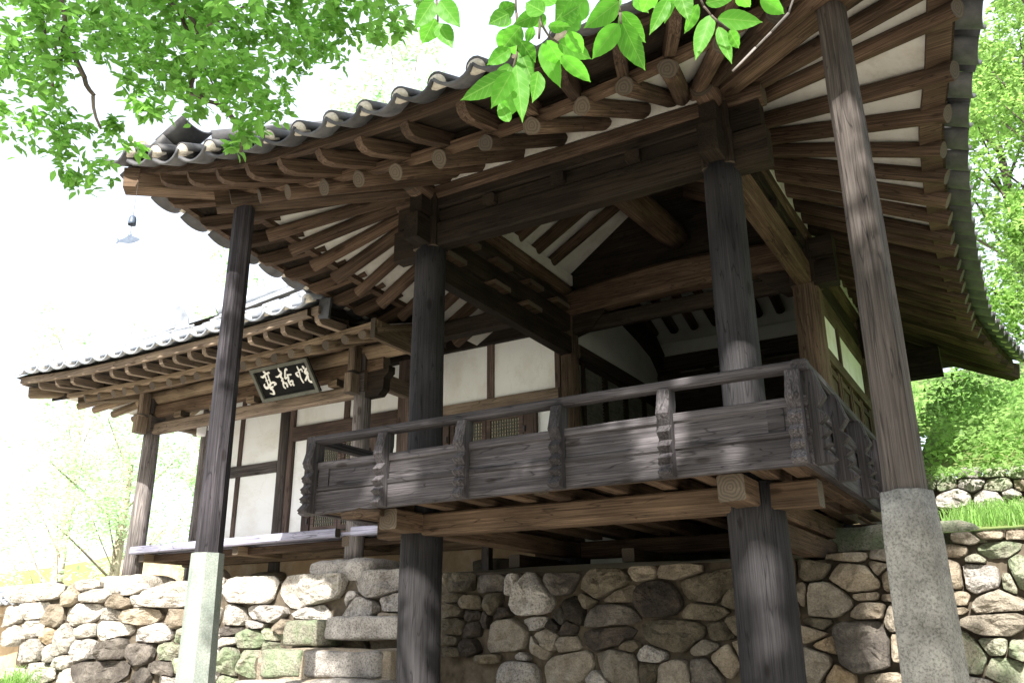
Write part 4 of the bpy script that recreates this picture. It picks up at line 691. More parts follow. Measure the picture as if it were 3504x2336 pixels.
# ---------------------------------------------------------------- eaves of the pavilion roof
def lerp(a, b, t): return a + (b - a) * t
def interp(tab, x):
    if x <= tab[0][0]: return tab[0][1:]
    for p, q in zip(tab, tab[1:]):
        if x <= q[0]:
            t = (x - p[0]) / (q[0] - p[0]); t2 = t
            return tuple(lerp(a, b, t2) for a, b in zip(p[1:], q[1:]))
    return tab[-1][1:]
PC = Vector((-1.9, 1.98))
def uf(a): return min(1.0, abs(a - PC.x) / 2.69)
def uw_(a): return min(1.0, max(0, PC.y - a) / 2.69)
class Side: pass
F_ = Side(); F_.P = lambda a, o, z: Vector((a, Y0 - o, z)); F_.out = Vector((0, -1, 0)); F_.al = Vector((1, 0, 0))
F_.mid = lambda a: (1.23 + .10 * uf(a) ** 2.5, 1.755 + .30 * uf(a) ** 2.1)
F_.root = lambda a: PC.x + math.copysign(min(abs(a - PC.x), 1.0) + max(0, abs(a - PC.x) - 1.0) * .205, a - PC.x)
W_ = Side(); W_.P = lambda a, o, z: Vector((X0 - o, a, z)); W_.out = Vector((-1, 0, 0)); W_.al = Vector((0, -1, 0))
W_.mid = lambda a: (1.23 + .10 * uw_(a) ** 2.5, 1.755 + .30 * uw_(a) ** 2.1)
W_.root = lambda a: a if a > .98 else .98 - (.98 - a) * .205
ET = [(-.70, 1.84, 2.15), (-.5, 1.76, 2.14), (.08, 1.675, 2.08), (.6, 1.59, 1.98), (1.2, 1.46, 1.86), (1.9, 1.40, 1.80), (2.6, 1.36, 1.76), (3.6, 1.34, 1.74), (5.4, 1.34, 1.74), (6.2, 1.42, 1.75), (7., 1.51, 1.78), (8., 1.63, 1.85), (8.3, 1.66, 1.9)]
E_ = Side(); E_.P = lambda a, o, z: Vector((X1 + o, a, z)); E_.out = Vector((1, 0, 0)); E_.al = Vector((0, 1, 0))
E_.mid = lambda a: interp(ET, a)
E_.root = lambda a: 1.98 - (1.98 - a) * .504 if a < 1.98 else (a if a < 5.6 else 5.6 + (a - 5.6) * .5)
RR_ = .062; ROOTZ = 2.465
def outer(a, side):   # fascia over the flying rafters: offset, z of the underside
    u = uf(a * 2.69 / 3.2 + PC.x * (1 - 2.69 / 3.2)) if side is F_ else min(1., max(0, PC.y - a) / 3.2)
    return 1.70 + .13 * u ** 2.5, 1.815 + .40 * u ** 2.4
FR_X = [-4.38, -4.07, -3.75, -3.36, -3.03, -2.67, -2.27, -1.86, -1.49, -1.10, -.80, -.50, -.15, .2, .5]
WR_Y = [-.42, -.12, .17, .46, .76, 1.10, 1.45, 1.80, 2.15, 2.5, 2.85]
ER_Y = [-.62, -.28, .06, .56, .98, 1.38, 1.76, 2.12, 2.47, 2.8, 3.12, 3.45, 3.78, 4.1, 4.42, 4.75, 5.08, 5.4, 5.73, 6.06, 6.4, 6.75, 7.1, 7.5, 7.9]
def rafter(S, a, parent, r=RR_, inner=1.25, jit=.008):
    o, z = S.mid(a); e = S.P(a, o, z); rt = S.P(S.root(a), 0, ROOTZ)
    d = (rt - e).normalized(); central = abs(S.root(a) - a) < .25
    dev = Vector((RN.uniform(-.012, .012), RN.uniform(-.012, .012), RN.uniform(-.012, .012)))
    return log('rafter', e - d * .03 + dev, rt + d * (inner if central else .12), r * RN.uniform(.93, 1.08), r * RN.uniform(.98, 1.1), WE, parent, Z, 14, 7, jit, (RN.uniform(-.018, .018), RN.uniform(-.012, .012)))
for S, L_ in ((F_, FR_X), (W_, WR_Y), (E_, ER_Y)):
    for a in L_: rafter(S, a, PV)
# plaster between the rafters
def deck(name, S, a0, a1, n, dz, mat, ring, capa=None):
    rows = []
    As = lin(a0, a1, n)
    rows.append([ring(S.root(a)) for a in As])
    for t in (0, .25, .5, .75, 1.):
        r = []
        for a in As:
            o, z = S.mid(a); rt = S.P(S.root(a), 0, ROOTZ + dz); e = S.P(a, o, z + dz)
            r.append(rt.lerp(e, t))
        rows.append(r)
    return grid(name, rows, mat, PV, True)
ringF = lambda x: Vector((max(-2.35, min(-1.45, x)), 1.75, 3.18)); ringW = lambda y: Vector((-2.35, max(1.75, min(6.4, y)), 3.18)); ringE = lambda y: Vector((-1.45, max(1.75, min(6.3, y)), 3.18))
dz = RR_ + .008
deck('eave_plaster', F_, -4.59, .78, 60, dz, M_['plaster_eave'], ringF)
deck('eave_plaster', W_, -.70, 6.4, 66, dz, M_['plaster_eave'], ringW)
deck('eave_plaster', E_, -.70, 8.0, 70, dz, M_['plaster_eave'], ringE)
prism('roof_cap', [(-2.4, 1.7), (-1.4, 1.7), (-1.4, 6.4), (-2.4, 6.4)], Matrix.Translation((0, 0, 3.18)), .06, M_['wood_dark'], PV)
# boards, fascias and flying rafters of the double eave (front and west)
for S, a0, a1, flys in ((F_, -4.6, .78, None), (W_, -.70, 2.75, None)):
    As = lin(a0, a1, 40)
    midp = []; outp = []
    for a in As:
        o, z = S.mid(a); midp.append(S.P(a, o - .03, z + RR_ - .004))
    sweep('eave_board', midp, [S.out] * len(As), .075, .06, WE, PV)
if True:
    def outer_pts(S, a0, a1, n):
        r = []
        for a in lin(a0, a1, n):
            o, z = outer(a, S); r.append((a, o, z))
        return r
    OF = outer_pts(F_, -5.09, 1.29, 46); OW = outer_pts(W_, -1.2, 3.0, 30)
    for S, O in ((F_, OF), (W_, OW)):
        sweep('fascia_board', [S.P(a, o - .02, z) for a, o, z in O], [S.out] * len(O), .06, .062, WE, PV)
        sweep('tile_batten', [S.P(a, o + .00, z + .064) for a, o, z in O], [S.out] * len(O), .05, .05, WD, PV)
        # soffit boards above the flying rafters
        rows = [[], []]
        for a, o, z in O:
            am = PC.x + (a - PC.x) * .842 if S is F_ else (PC.y - (PC.y - a) * .842 if a < PC.y else a)
            om, zm = S.mid(am)
            rows[0].append(S.P(am, om - .05, zm + RR_ + .155)); rows[1].append(S.P(a, o, z + .02))
        grid('soffit_board', rows, WD, PV, True)
        rows = [[S.P(q, S.mid(q)[0] - .06, S.mid(q)[1] + RR_ + zz_) for q in (PC.x + (a - PC.x) * .842 if S is F_ else (PC.y - (PC.y - a) * .842 if a < PC.y else a) for a, o, z in O)] for zz_ in (0.0, .17)]
        grid('filler_board', rows, WD, PV, True)
    FLF = [-4.78, -4.45, -4.12, -3.79, -3.45, -3.06, -2.68, -2.27, -1.80, -1.42, -1.05, -.65, -.28, .1, .45, .8]
    FLW = [-.86, -.52, -.18, .16, .50, .84, 1.18, 1.52, 1.9, 2.25, 2.6]
    for S, FL in ((F_, FLF), (W_, FLW)):
        for a in FL:
            o, z = outer(a, S); am = PC.x + (a - PC.x) * .842 if S is F_ else (PC.y - (PC.y - a) * .842 if a < PC.y else a)
            om, zm = S.mid(am)
            tip = S.P(a, o - .03, z - .052); base = S.P(am, om - .12, zm + RR_ + .06 + .052)
            # side profile with a cut, rounded nose
            M, L = frame(tip, base); h = .052
            prof = [(0.0, h), (.012, -.01), (.05, -h + .006), (.13, -h - .012), (L, -h), (L, h)]
            rings = [[Vector((x, s * .037, zz_)) for x, zz_ in prof] for s in (-1, -.9, .9, 1)]
            for r_, kk in ((rings[0], .004), (rings[3], .004)):
                for v in r_: v.z *= .97
            rings = [rings[0], rings[1], rings[2], rings[3]]
            me = rings_mesh('flying_rafter', rings, [WE], False); link('flying_rafter', me, PV, M)
# corner rafters: lower hip rafter and the one riding on it
for cx, sx in ((X0, -1), (X1, 1)):
    c = lambda d, z: Vector((cx + sx * d, Y0 - d, z))
    beam('corner_rafter', c(1.34, 2.045), c(.05, 2.45), .165, .24, WF if sx < 0 else WE, PV, Z, .008, 8, .004)
    beam('corner_rafter', c(1.86, 2.115), c(1.02, 2.19), .15, .19, WF if sx < 0 else WE, PV, Z, .008, 6, .004)
beam('corner_rafter', (X1 + 1.7, 8.55, 1.93), (X1 - .1, 6.9, 2.38), .16, .22, WE, PV, Z, .008, 6, .004)
# single eave on the east: board on the rafter ends, batten, tiles
As = lin(-1.22, 8.4, 70)
def eo(a):
    if a < -.5:
        t = (-.5 - a) / .72; return 1.76 + .09 * t, 2.14 + .08 * t
    return E_.mid(a)
sweep('eave_board', [E_.P(a, eo(a)[0] - .065, eo(a)[1] + RR_ - .004) for a in As], [E_.out] * 70, .15, .05, WF, PV)
sweep('tile_batten', [E_.P(a, eo(a)[0] + .0, eo(a)[1] + RR_ + .045) for a in As], [E_.out] * 70, .07, .06, WE, PV)

# ---------------------------------------------------------------- roof tiles
def tile_meshes(mat, lime, sfx, W=.31, L=.34):
    def arc_solid(name, r, a0, a1, t, L, n, mats, zc, taper=1.0):
        vs = []; fs = []
        for k, x in enumerate((0, L)):
            s = 1 if k == 0 else taper
            for rr in (r, r - t):
                for i in range(n + 1):
                    a = a0 + (a1 - a0) * i / n; vs.append((x, rr * s * math.cos(a), zc + rr * s * math.sin(a)))
        m = n + 1
        for i in range(n):
            fs.append((i, i + 1, 2 * m + i + 1, 2 * m + i)); fs.append((m + i, 3 * m + i, 3 * m + i + 1, m + i + 1))
            fs.append((i, m + i, m + i + 1, i + 1)); fs.append((2 * m + i, 2 * m + i + 1, 3 * m + i + 1, 3 * m + i))
        fs.append((0, 2 * m, 3 * m, m)); fs.append((n, m + n, 3 * m + n, 2 * m + n))
        me = mesh(name, vs, fs, mats, None, True); return me
    R = .21; ha = math.asin(W * .52 / R)
    valley = arc_solid('valley_tile', R, -math.pi / 2 - ha, -math.pi / 2 + ha, .022, L, 8, [mat], R - .0)
    cover = arc_solid('cover_tile', .078, -.15, math.pi + .15, .016, L, 8, [mat], .0, .93)
    n = 16; vs = [(-.004, 0, .0)]; 
    ring = [( -.004 + .02 * 0, .070 * math.cos(a), .066 * math.sin(a) - .004) for a in lin(-.35, math.pi + .35, n)]
    vs = [(-.03, 0, .02)] + [(-.018, y * .75, z * .75) for _, y, z in ring] + [(.0, y, z) for _, y, z in ring] + [(.05, y, z) for _, y, z in ring]
    fs = []
    for i in range(n):
        j = (i + 1) % n; fs += [(0, 1 + j, 1 + i), (1 + i, 1 + j, 1 + n + j, 1 + n + i), (1 + n + i, 1 + n + j, 1 + 2 * n + j, 1 + 2 * n + i)]
    plug = mesh('lime_plug', vs, fs, [lime], None, True)
    return valley, cover, plug
V_D, C_D, P_D = tile_meshes(M_['tile'], M_['lime'], 'dark')
def tile_column(parent, p, al, up, meshes, nv, nc, L=.34, step=.24, half=.155, plug=True, rowcurve=None):
    """p = lip point of the valley tile (centre), al = along eave (unit), up = up-slope unit vector; cover sits half a pitch further along"""
    V, Cc, Pg = meshes
    def MM(pos, d):
        x = d.normalized(); y = (al - x * al.dot(x)).normalized(); z = x.cross(y)
        if z.z < 0: y = -y; z = x.cross(y)
        return Matrix(((x.x, y.x, z.x, pos.x), (x.y, y.y, z.y, pos.y), (x.z, y.z, z.z, pos.z), (0, 0, 0, 1)))
    pos = Vector(p); d = Vector(up)
    flatd = (d.normalized() - Z * .055).normalized()
    for k in range(nv):
        jj = Vector((RN.uniform(-.004, .004), RN.uniform(-.004, .004), RN.uniform(-.003, .004)))
        link('valley_tile', V, parent, MM(pos + jj, flatd)); 
        if rowcurve: d = rowcurve(k + 1); flatd = (d - Z * .055).normalized()
        pos = pos + d.normalized() * step
    pos = Vector(p) + al * half + Z * .062 + Vector(up).normalized() * .02; d = Vector(up)
    if plug: link('lime_plug', Pg, parent, MM(pos + d.normalized() * .0, d))
    for k in range(nc):
        link('cover_tile', Cc, parent, MM(pos + Vector((0, 0, RN.uniform(-.003, .004))), (d - Z * .02).normalized()))
        if rowcurve: d = rowcurve(k + 1)
        pos = pos + d.normalized() * L * .93
UPS = .47
for i in range(21):
    a = -5.08 + i * .306 + .0
    o, z = outer(a, F_); tile_column(PV, F_.P(a, o + .17, z - .012), Vector((1, 0, 0)), Vector((0, 1, UPS)), (V_D, C_D, P_D), 3, 2)
for i in range(11):
    a = -1.05 + i * .306
    o, z = outer(a, W_); tile_column(PV, W_.P(a, o + .15, z - .012), Vector((0, 1, 0)), Vector((1, 0, UPS)), (V_D, C_D, P_D), 3, 1)
for i in range(32):
    a = -1.15 + i * .302
    o, z = eo(a); tile_column(PV, E_.P(a, o + .19, z + RR_ + .03), Vector((0, 1, 0)), Vector((-1, 0, UPS)), (V_D, C_D, P_D), 3, 1, plug=a > 5.5)
# hip ridge stack at the left front corner and near corner
for cx, sx in ((X0, -1), (X1, 1)):
    c = lambda d, z: Vector((cx + sx * d, Y0 - d, z))
    for k in range(4):
        beam('hip_ridge_tile', c(1.78 - .10 * k, 2.36 + .035 * k + .0), c(-.8, 3.25 + .035 * k), .20 - .015 * k, .03, M_['tile'], PV, Z, .012, 6, .003)
    log('hip_ridge_tile', c(1.40, 2.62), c(-.8, 3.42), .075, .075, M_['tile'], PV, Z, 12, 6, .003)
    block('lime_plug', cx + sx * 1.80 - .09, cx + sx * 1.80 + .09, Y0 - 1.80 - .09, Y0 - 1.80 + .09, 2.37, 2.50, M_['lime'], PV, 4, .03)
# roof bed on top
def bed(S, a0, a1, n, of, ring, name='roof_bed'):
    rows = [[], [], [], []]
    for a in lin(a0, a1, n):
        o, z = of(a); r = S.root(a)
        rows[0].append(S.P(a, o - .01, z + .05)); rows[1].append(S.P(a, o - .01, z + .12)); rows[2].append(S.P(r, .0, ROOTZ + .42)); q = ring(r); rows[3].append(Vector((q.x, q.y, 3.45)))
    return grid(name, rows, M_['roof_earth'], PV, True)
bed(F_, -5.05, 1.25, 40, lambda a: outer(a, F_), ringF); bed(W_, -1.15, 6.4, 40, lambda a: outer(a, W_), ringW); bed(E_, -1.2, 8.4, 60, lambda a: (eo(a)[0], eo(a)[1] + RR_ + .06), ringE)
prism('roof_cap', [(-2.4, 1.7), (-1.4, 1.7), (-1.4, 6.4), (-2.4, 6.4)], Matrix.Translation((0, 0, 3.43)), .06, M_['roof_earth'], PV)
# north slope so that the hall is roofed
grid('roof_bed', [[Vector((x, 6.3, 3.45)) for x in lin(-4.5, -.4, 5)], [Vector((x, 8.4, 2.1)) for x in lin(-6, 1.05, 5)]], M_['roof_earth'], PV)

# ---------------------------------------------------------------- props under the eave corners
def eave_post(x, y, ztop, zb, rb0, rb1, rt0, rt1, faces, label, mw, stn):
    t = thing('eave_post', label, 'post', (x, y, -3), 'posts propping the eave corners')
    if faces == 8:
        log('shaft', (x, y, zb), (x, y, ztop), rt0, rt1, mw, t, (0, 1, 0), 8, 10, .003, facet=1)
        log('stone_base', (x, y, -3.05), (x, y, zb), rb0, rb1, M_[stn], t, (0, 1, 0), 8, 6, .004, cap=stn, facet=1)
    else:
        beam('shaft', (x, y, zb), (x, y, ztop), rt0 * 2, rt0 * 2, mw, t, (.25, 1, 0), .055, 10, .004, h1=rt1 * 2, w1=rt1 * 2)
        M, L = frame((x, y, -3.05), (x, y, zb), (.25, 1, 0)); rings = []
        for i in range(11):
            tt = i / 10; s = rb0 + (rb1 - rb0) * tt
            if i == 10: s *= .93
            rings.append([Vector((L * (tt if i < 10 else 1.0) - (.02 if i == 9 else 0), s * math.copysign(abs(math.cos(a)) ** .35, math.cos(a)) * (1 + .02 * mnoise.noise(Vector((a * 3, tt * 8, 0)))), s * math.copysign(abs(math.sin(a)) ** .35, math.sin(a)))) + Vector((mnoise.noise(Vector((a * 2, 5, 0))) * .012 if i == 10 else 0, 0, 0)) for a in [2 * math.pi * j / 24 for j in range(24)]])
        me = rings_mesh('stone_base', rings, [M_[stn], M_[stn]], True); link('stone_base', me, t, M)
    return t
eave_post(-4.43, -.52, 1.99, -.945, .162, .122, .102, .086, 8, 'thin dark octagonal post on a pale octagonal stone pillar, left of the balcony', M_['wood_post_dark'], 'granite_smooth')
eave_post(.485, -.45, 2.0, -.90, .138, .112, .088, .074, 4, 'weathered grey square post on a speckled granite pillar, right of the balcony', M_['wood_post'], 'granite')
# ================================================================ LOW HALL TO THE WEST
HL = thing('low_hall', 'low hall with white plaster walls, a veranda and pale tiled roof, behind the balcony', 'hall', (-7, 4, -1))
HC, FE, DF = M_['wood_hall_col'], M_['wood_floor_edge'], M_['wood_paper_frame']
YB, YW = 2.42, 3.32
for x in (-9.38, -5.55):
    log('column', (x, YB, -.80), (x, YB, 1.2), .125 if x < -6 else .105, .108 if x < -6 else .10, HC, HL, (0, 1, 0), 20, 9, .007)
block('padstone', -9.80, -8.98, 2.18, 2.85, -1.02, -.76, M_['stone_P'], HL, 7, .1)
block('padstone', -5.98, -5.08, 2.13, 2.80, -1.02, -.74, M_['stone_G'], HL, 7, .1)
block('padstone', -7.85, -7.25, 2.25, 2.75, -1.02, -.88, M_['stone_P'], HL, 6, .06)
for x, r in ((-9.33, .095), (-7.68, .105)):
    log('column', (x, YW, -.88), (x, YW, 1.75), r, r * .93, HC if x < -9 else M_['wood_post'], HL, (0, 1, 0), 18, 8, .006)
box('column', (-5.70, YW - .05, -.46), (-5.52, YW + .05, 1.85), M_['wood_paper_frame'], HL)
for x in (-7.7, -5.6, -4.2): block('padstone', x - .25, x + .25, YW - .2, YW + .15, -1.0, -.74, M_['stone_L'], HL, 5, .06)
block('padstone', -8.3, -7.95, 2.55, 2.9, -.98, -.70, M_['stone_T'], HL, 6, .1)
# veranda floor: outer edge beam, boards, short posts
def vedge(x0, x1): beam('veranda_edge', (x0, 2.26, -.455), (x1, 2.26, -.455), .09, .095, FE, HL, Z, .012, 10, .003)
vedge(-9.22, -5.66); vedge(-5.44, -3.9)
for i in range(4): box('veranda_board', (-9.3, 2.32 + i * .24, -.475), (-3.75, 2.32 + i * .24 + .235, -.44), FE, HL, .002)
for i in range(4): beam('veranda_joist', (-9.1 + i * 1.75, 2.32, -.545), (-9.1 + i * 1.75, YW, -.545), .1, .11, M_['wood_fresh_lit'], HL, Z, .01, 3, .002)
beam('veranda_joist', (-9.2, 3.1, -.56), (-3.8, 3.1, -.56), .1, .13, M_['wood_fresh_lit'], HL, Z, .01, 6, .003)
beam('veranda_joist', (-9.2, 2.52, -.545), (-3.8, 2.52, -.545), .09, .09, M_['wood_eave'], HL, Z, .01, 6, .003)
# mud plaster footing
rows = [[Vector((x, YW - .02 + .02 * mnoise.noise(Vector((x * 2, z * 4, 0))), z)) for x in lin(-9.3, -3.3, 40)] for z in lin(-1.0, -.45, 6)]
grid('mud_footing', rows, M_['plaster_mud'], HL)
beam('sill', (-9.25, YW - .03, -.36), (-3.3, YW - .03, -.36), .12, .17, DF, HL, Z, .006, 6, .002)
# plaster panels and timbers, measured on the wall plane
def hp(x0, x1, z0, z1): box('plaster_panel', (x0, YW, z0), (x1, YW + .04, z1), PL, HL, .001)
hp(-9.24, -8.60, .76, 1.78); hp(-8.52, -7.79, .76, 1.78); hp(-9.24, -8.60, -.27, .60); hp(-8.52, -7.79, -.27, .60)
box('mullion', (-8.60, YW - .02, -.27), (-8.52, YW + .04, 1.8), DF, HL)
beam('mid_rail', (-9.24, YW - .005, .68), (-7.78, YW - .005, .68), .07, .155, M_['wood_post'], HL, Z, .006, 4, .002)
box('door_post', (-7.58, YW - .05, -.27), (-7.50, YW + .05, 1.8), DF, HL)
hp(-7.50, -6.63, 1.19, 1.80); hp(-6.53, -5.70, 1.19, 1.80)
box('mullion', (-6.63, YW - .02, 1.16), (-6.53, YW + .04, 1.8), DF, HL)
beam('mid_rail', (-7.5, YW - .01, 1.09), (-5.7, YW - .01, 1.09), .09, .19, DF, HL, Z, .006, 6, .002)
hp(-7.49, -7.24, -.27, .99); hp(-6.02, -5.72, -.27, .99)
box('door_post', (-7.24, YW - .05, -.27), (-7.10, YW + .05, 1.0), DF, HL); box('door_post', (-6.14, YW - .05, -.27), (-6.02, YW + .05, 1.0), DF, HL)
hp(-5.51, -4.37, 1.14, 1.83); hp(-4.27, -3.43, 1.14, 1.83)
box('mullion', (-4.37, YW - .02, 1.10), (-4.27, YW + .04, 1.84), DF, HL)
beam('mid_rail', (-5.52, YW - .01, 1.03), (-3.38, YW - .01, 1.03), .09, .20, M_['wood_hall_lit'], HL, Z, .006, 6, .002)
hp(-5.50, -5.08, -.27, .92); hp(-3.68, -3.42, -.27, .92)
box('door_post', (-5.08, YW - .05, -.27), (-4.90, YW + .05, .94), DF, HL); box('door_post', (-3.85, YW - .05, -.27), (-3.68, YW + .05, .94), DF, HL)
box('door_post', (-3.43, YW - .04, -.27), (-3.36, YW + .05, 1.85), DF, HL)
beam('wall_plate', (-9.3, YW, 1.90), (-3.35, YW, 1.90), .12, .17, M_['wood_dark'], HL, Z, .012, 8, .003)
log('purlin', (-9.4, YW, 2.06), (-3.3, YW, 2.06), .10, .095, M_['wood_fresh_lit'], HL, Z, 12, 10, .006)
beam('wall_plate', (-5.55, YW - .02, 2.22), (-3.35, YW - .02, 2.22), .12, .14, M_['wood_dark'], HL, Z, .012, 5, .003)
RD = Matrix(((1, 0, 0, 0), (0, 0, 1, 0), (0, 1, 0, 0), (0, 0, 0, 1)))
for x0, w_, h_ in ((-7.08, .46, 1.20), (-6.61, .46, 1.20), (-4.88, .51, 1.16), (-4.36, .50, 1.16)):
    lattice_door('lattice_door', Matrix.Translation((x0, YW - .04, -.25)) @ RD, w_, h_, HL, (11, 26), 0, DF, True, True)
for x in (-7.12, -6.12, -4.92, -3.83):
    for z in (-.12, .70): box('hinge', (x - .012, YW - .075, z - .035), (x + .012, YW - .05, z + .035), M_['iron'], HL, .003)
# front beams of the veranda
beam('lintel', (-9.45, YB, 1.21), (-5.28, YB, 1.21), .12, .155, M_['wood_hall_lit'], HL, Z, .025, 10, .005)
beam('plate_beam', (-9.4, YB, 1.47), (-5.2, YB, 1.47), .13, .18, M_['wood_fresh'], HL, Z, .03, 10, .006)
log('purlin', (-9.7, YB, 1.66), (-4.6, YB, 1.66), .105, .10, M_['wood_fresh_lit'], HL, Z, 14, 12, .008)
for x in (-8.75, -8.05, -7.35, -5.95): beam('bearing_block', (x - .07, YB - .02, 1.345), (x + .07, YB - .02, 1.345), .15, .085, M_['wood_fresh_lit'], HL, Z, .008, 1, .001)
beam('plate_beam', (-5.5, YB, 1.72), (-3.3, YB, 1.72), .13, .2, M_['wood_dark'], HL, Z, .02, 6, .004)
for x in (-9.38, -5.55):
    box('bearing_block', (x - .115, YB - .115, 1.17), (x + .115, YB + .115, 1.40), M_['wood_post'], HL, .015)
    box('bearing_block', (x - .10, YB - .10, 1.42), (x + .10, YB + .10, 1.64), M_['wood_post'], HL, .015)
    box('bracket', (x - .055, YB - .28, 1.13), (x + .055, YB - .11, 1.36), M_['wood_hall_lit'], HL, .012); box('bracket', (x - .05, YB - .24, 1.40), (x + .05, YB - .10, 1.70), M_['wood_hall_lit'], HL, .012)
prism('bracket', [(0, .0), (.20, .0), (.27, .07), (.27, .20), (.34, .26), (.34, .34), (0, .34)], Matrix.Translation((-5.46, YB + .06, 1.10)) @ Matrix(((1, 0, 0, 0), (0, 0, -1, 0), (0, 1, 0, 0), (0, 0, 0, 1))), .12, M_['wood_dark'], HL)
beam('cross_beam', (-9.35, YB, 1.38), (-9.35, YW, 1.38), .13, .2, M_['wood_hall_lit'], HL, Z, .02, 3, .004)
beam('cross_beam', (-5.58, YB, 1.42), (-5.58, YW, 1.42), .13, .2, M_['wood_hall_lit'], HL, Z, .02, 3, .004)
# eave of the hall
def hz(x):   # rise of the eave towards its western corner
    t = max(0, (-7.6 - x) / 2.9); s = max(0, (x + 6.6) / 2.2)
    return .13 * t ** 2 + .10 * min(1, s) ** 2
HRX = [-9.55, -9.25, -8.95, -8.72, -8.49, -8.17, -7.86, -7.60, -7.35, -7.04, -6.80, -6.55, -6.30, -6.05, -5.80, -5.54, -5.28, -5.01, -4.77, -4.60]
for x in HRX:
    rx = x if x > -8.6 else -8.6 + (x + 8.6) * .55
    log('rafter', (x, 1.47, 1.435 + hz(x) * .6), (rx, 2.42, 1.83), .052, .056, M_['wood_fresh_lit'], HL, Z, 12, 4, .006, (RN.uniform(-.01, .01), 0))
    if x > -8.8: log('rafter', (rx, 2.43, 1.835), (rx, 3.25, 2.17), .056, .058, M_['wood_fresh_lit'], HL, Z, 12, 3, .004)
rows = [[Vector((x, 1.45, 1.50 + hz(x) * .6)) for x in lin(-9.9, -4.58, 30)], [Vector((max(x, -9.3), 2.42, 1.895)) for x in lin(-9.9, -4.58, 30)], [Vector((max(x, -9.3), 3.4, 2.30)) for x in lin(-9.9, -4.58, 30)]]
grid('eave_plaster', rows, M_['plaster_eave'], HL)
XS = lin(-10.4, -4.6, 36)
sweep('eave_board', [(x, 1.49, 1.485 + hz(x) * .7) for x in lin(-9.95, -4.55, 34)], [Vector((0, -1, 0))] * 34, .07, .055, M_['wood_fresh_lit'], HL)
XF = lin(-10.42, -5.02, 36)
sweep('fascia_board', [(x, 1.08, 1.59 + hz(x)) for x in XF], [Vector((0, -1, 0))] * 36, .05, .085, M_['wood_hall_lit'], HL)
HFX = [-10.05, -9.67, -9.31, -8.86, -8.50, -8.20, -7.86, -7.56, -7.32, -7.06, -6.81, -6.55, -6.31, -6.07, -5.83, -5.57, -5.31, -5.08]
for x in HFX:
    z = 1.59 + hz(x); tip = Vector((x, 1.10, z - .042)); base = Vector((x if x > -9.5 else x + .25, 1.72, 1.60 + hz(x) * .6))
    M, L = frame(tip, base); prof = [(0, .045), (.012, -.02), (.05, -.045), (L, -.045), (L, .045)]
    me = rings_mesh('flying_rafter', [[Vector((xx, s * .032, zz_)) for xx, zz_ in prof] for s in (-1, 1)], [M_['wood_hall_lit']], False); link('flying_rafter', me, HL, M)
grid('soffit_board', [[Vector((x, 1.06, 1.60 + hz(x))) for x in XF], [Vector((x, 1.80, 1.70 + hz(x) * .6)) for x in XF]], M_['wood_dark'], HL)
grid('filler_board', [[Vector((x, 1.53, 1.50 + hz(x) * .6)) for x in XF], [Vector((x, 1.53, 1.70 + hz(x) * .6)) for x in XF]], M_['wood_dark'], HL)
box('eave_board', (-4.62, 1.43, 1.40), (-4.56, 2.3, 1.62), M_['wood_fresh_lit'], HL)
prism('bracket', [(0, 0), (.14, -.02), (.16, .2), (0, .22)], Matrix.Translation((-5.05, 1.12, 1.60)) @ Matrix(((1, 0, 0, 0), (0, 0, -1, 0), (0, 1, 0, 0), (0, 0, 0, 1))), .03, M_['tile'], HL)
beam('corner_rafter', (-10.50, 1.25, 1.635), (-9.3, 2.5, 1.80), .13, .13, M_['wood_fresh_lit'], HL, Z, .008, 6, .003)
beam('corner_rafter', (-10.06, 1.70, 1.585), (-9.3, 2.5, 1.74), .13, .13, M_['wood_fresh_lit'], HL, Z, .008, 4, .003)
for y in (1.95, 2.2, 2.5, 2.85, 3.2, 3.6, 4.0): log('rafter', (-10.45, y, 1.60), (-9.35, y * .55 + 1.25, 1.80), .052, .055, M_['wood_fresh_lit'], HL, Z, 12, 3, .005)
grid('eave_plaster', [[Vector((-10.45, y, 1.66)) for y in (1.3, 4.6)], [Vector((-9.35, y, 1.87)) for y in (2.4, 4.6)]], M_['plaster_eave'], HL)
sweep('fascia_board', [(-10.52, y, 1.69 + .03 * (2.6 - y) if y < 2.6 else 1.69) for y in lin(1.15, 4.8, 12)], [Vector((-1, 0, 0))] * 12, .05, .085, M_['wood_hall_lit'], HL)
# roof surface and tiles
def roofz(d): return 1.71 + .50 * d + .048 * d * d
V_L, C_L, P_L = tile_meshes(M_['tile_pale'], M_['lime'], 'pale')
half = .148
nt_ = 0
for i in range(18):
    x = -10.28 + i * .296
    dmax = 3.9 if x > -6.6 else max(.4, (x + 10.5) * 1.02)
    nr = min(12, max(1, int(dmax / .30)))
    def slope_at(k, nr=nr): d = k * .27; return Vector((0, 1, .50 + .096 * d))
    tile_column(HL, (x, .955, 1.665 + hz(x)), Vector((1, 0, 0)), slope_at(0), (V_L, C_L, P_L), nr, max(1, int(nr * .80)), .34, .27, half, True, slope_at)
rows = []
for j in range(14):
    d = j * .3; r = []
    for x in lin(-10.45, -5.1, 30):
        dd = min(d, max(0, (x + 10.45)))
        r.append(Vector((x, 1.0 + dd, roofz(dd) - .03 + hz(x) * max(0, 1 - dd))))
    rows.append(r)
grid('roof_bed', rows, M_['roof_earth'], HL)
grid('roof_bed', [[Vector((-10.45, y, 1.78)) for y in (1.0, 9)], [Vector((-6.55, y, 4.3)) for y in (4.9, 8)]], M_['roof_earth'], HL)
grid('roof_bed', [[Vector((-6.5, 4.9, 4.35)), Vector((-5.1, 4.9, 4.35))], [Vector((-9.5, 8.9, 1.9)), Vector((-5.1, 8.9, 1.9))]], M_['roof_earth'], HL)
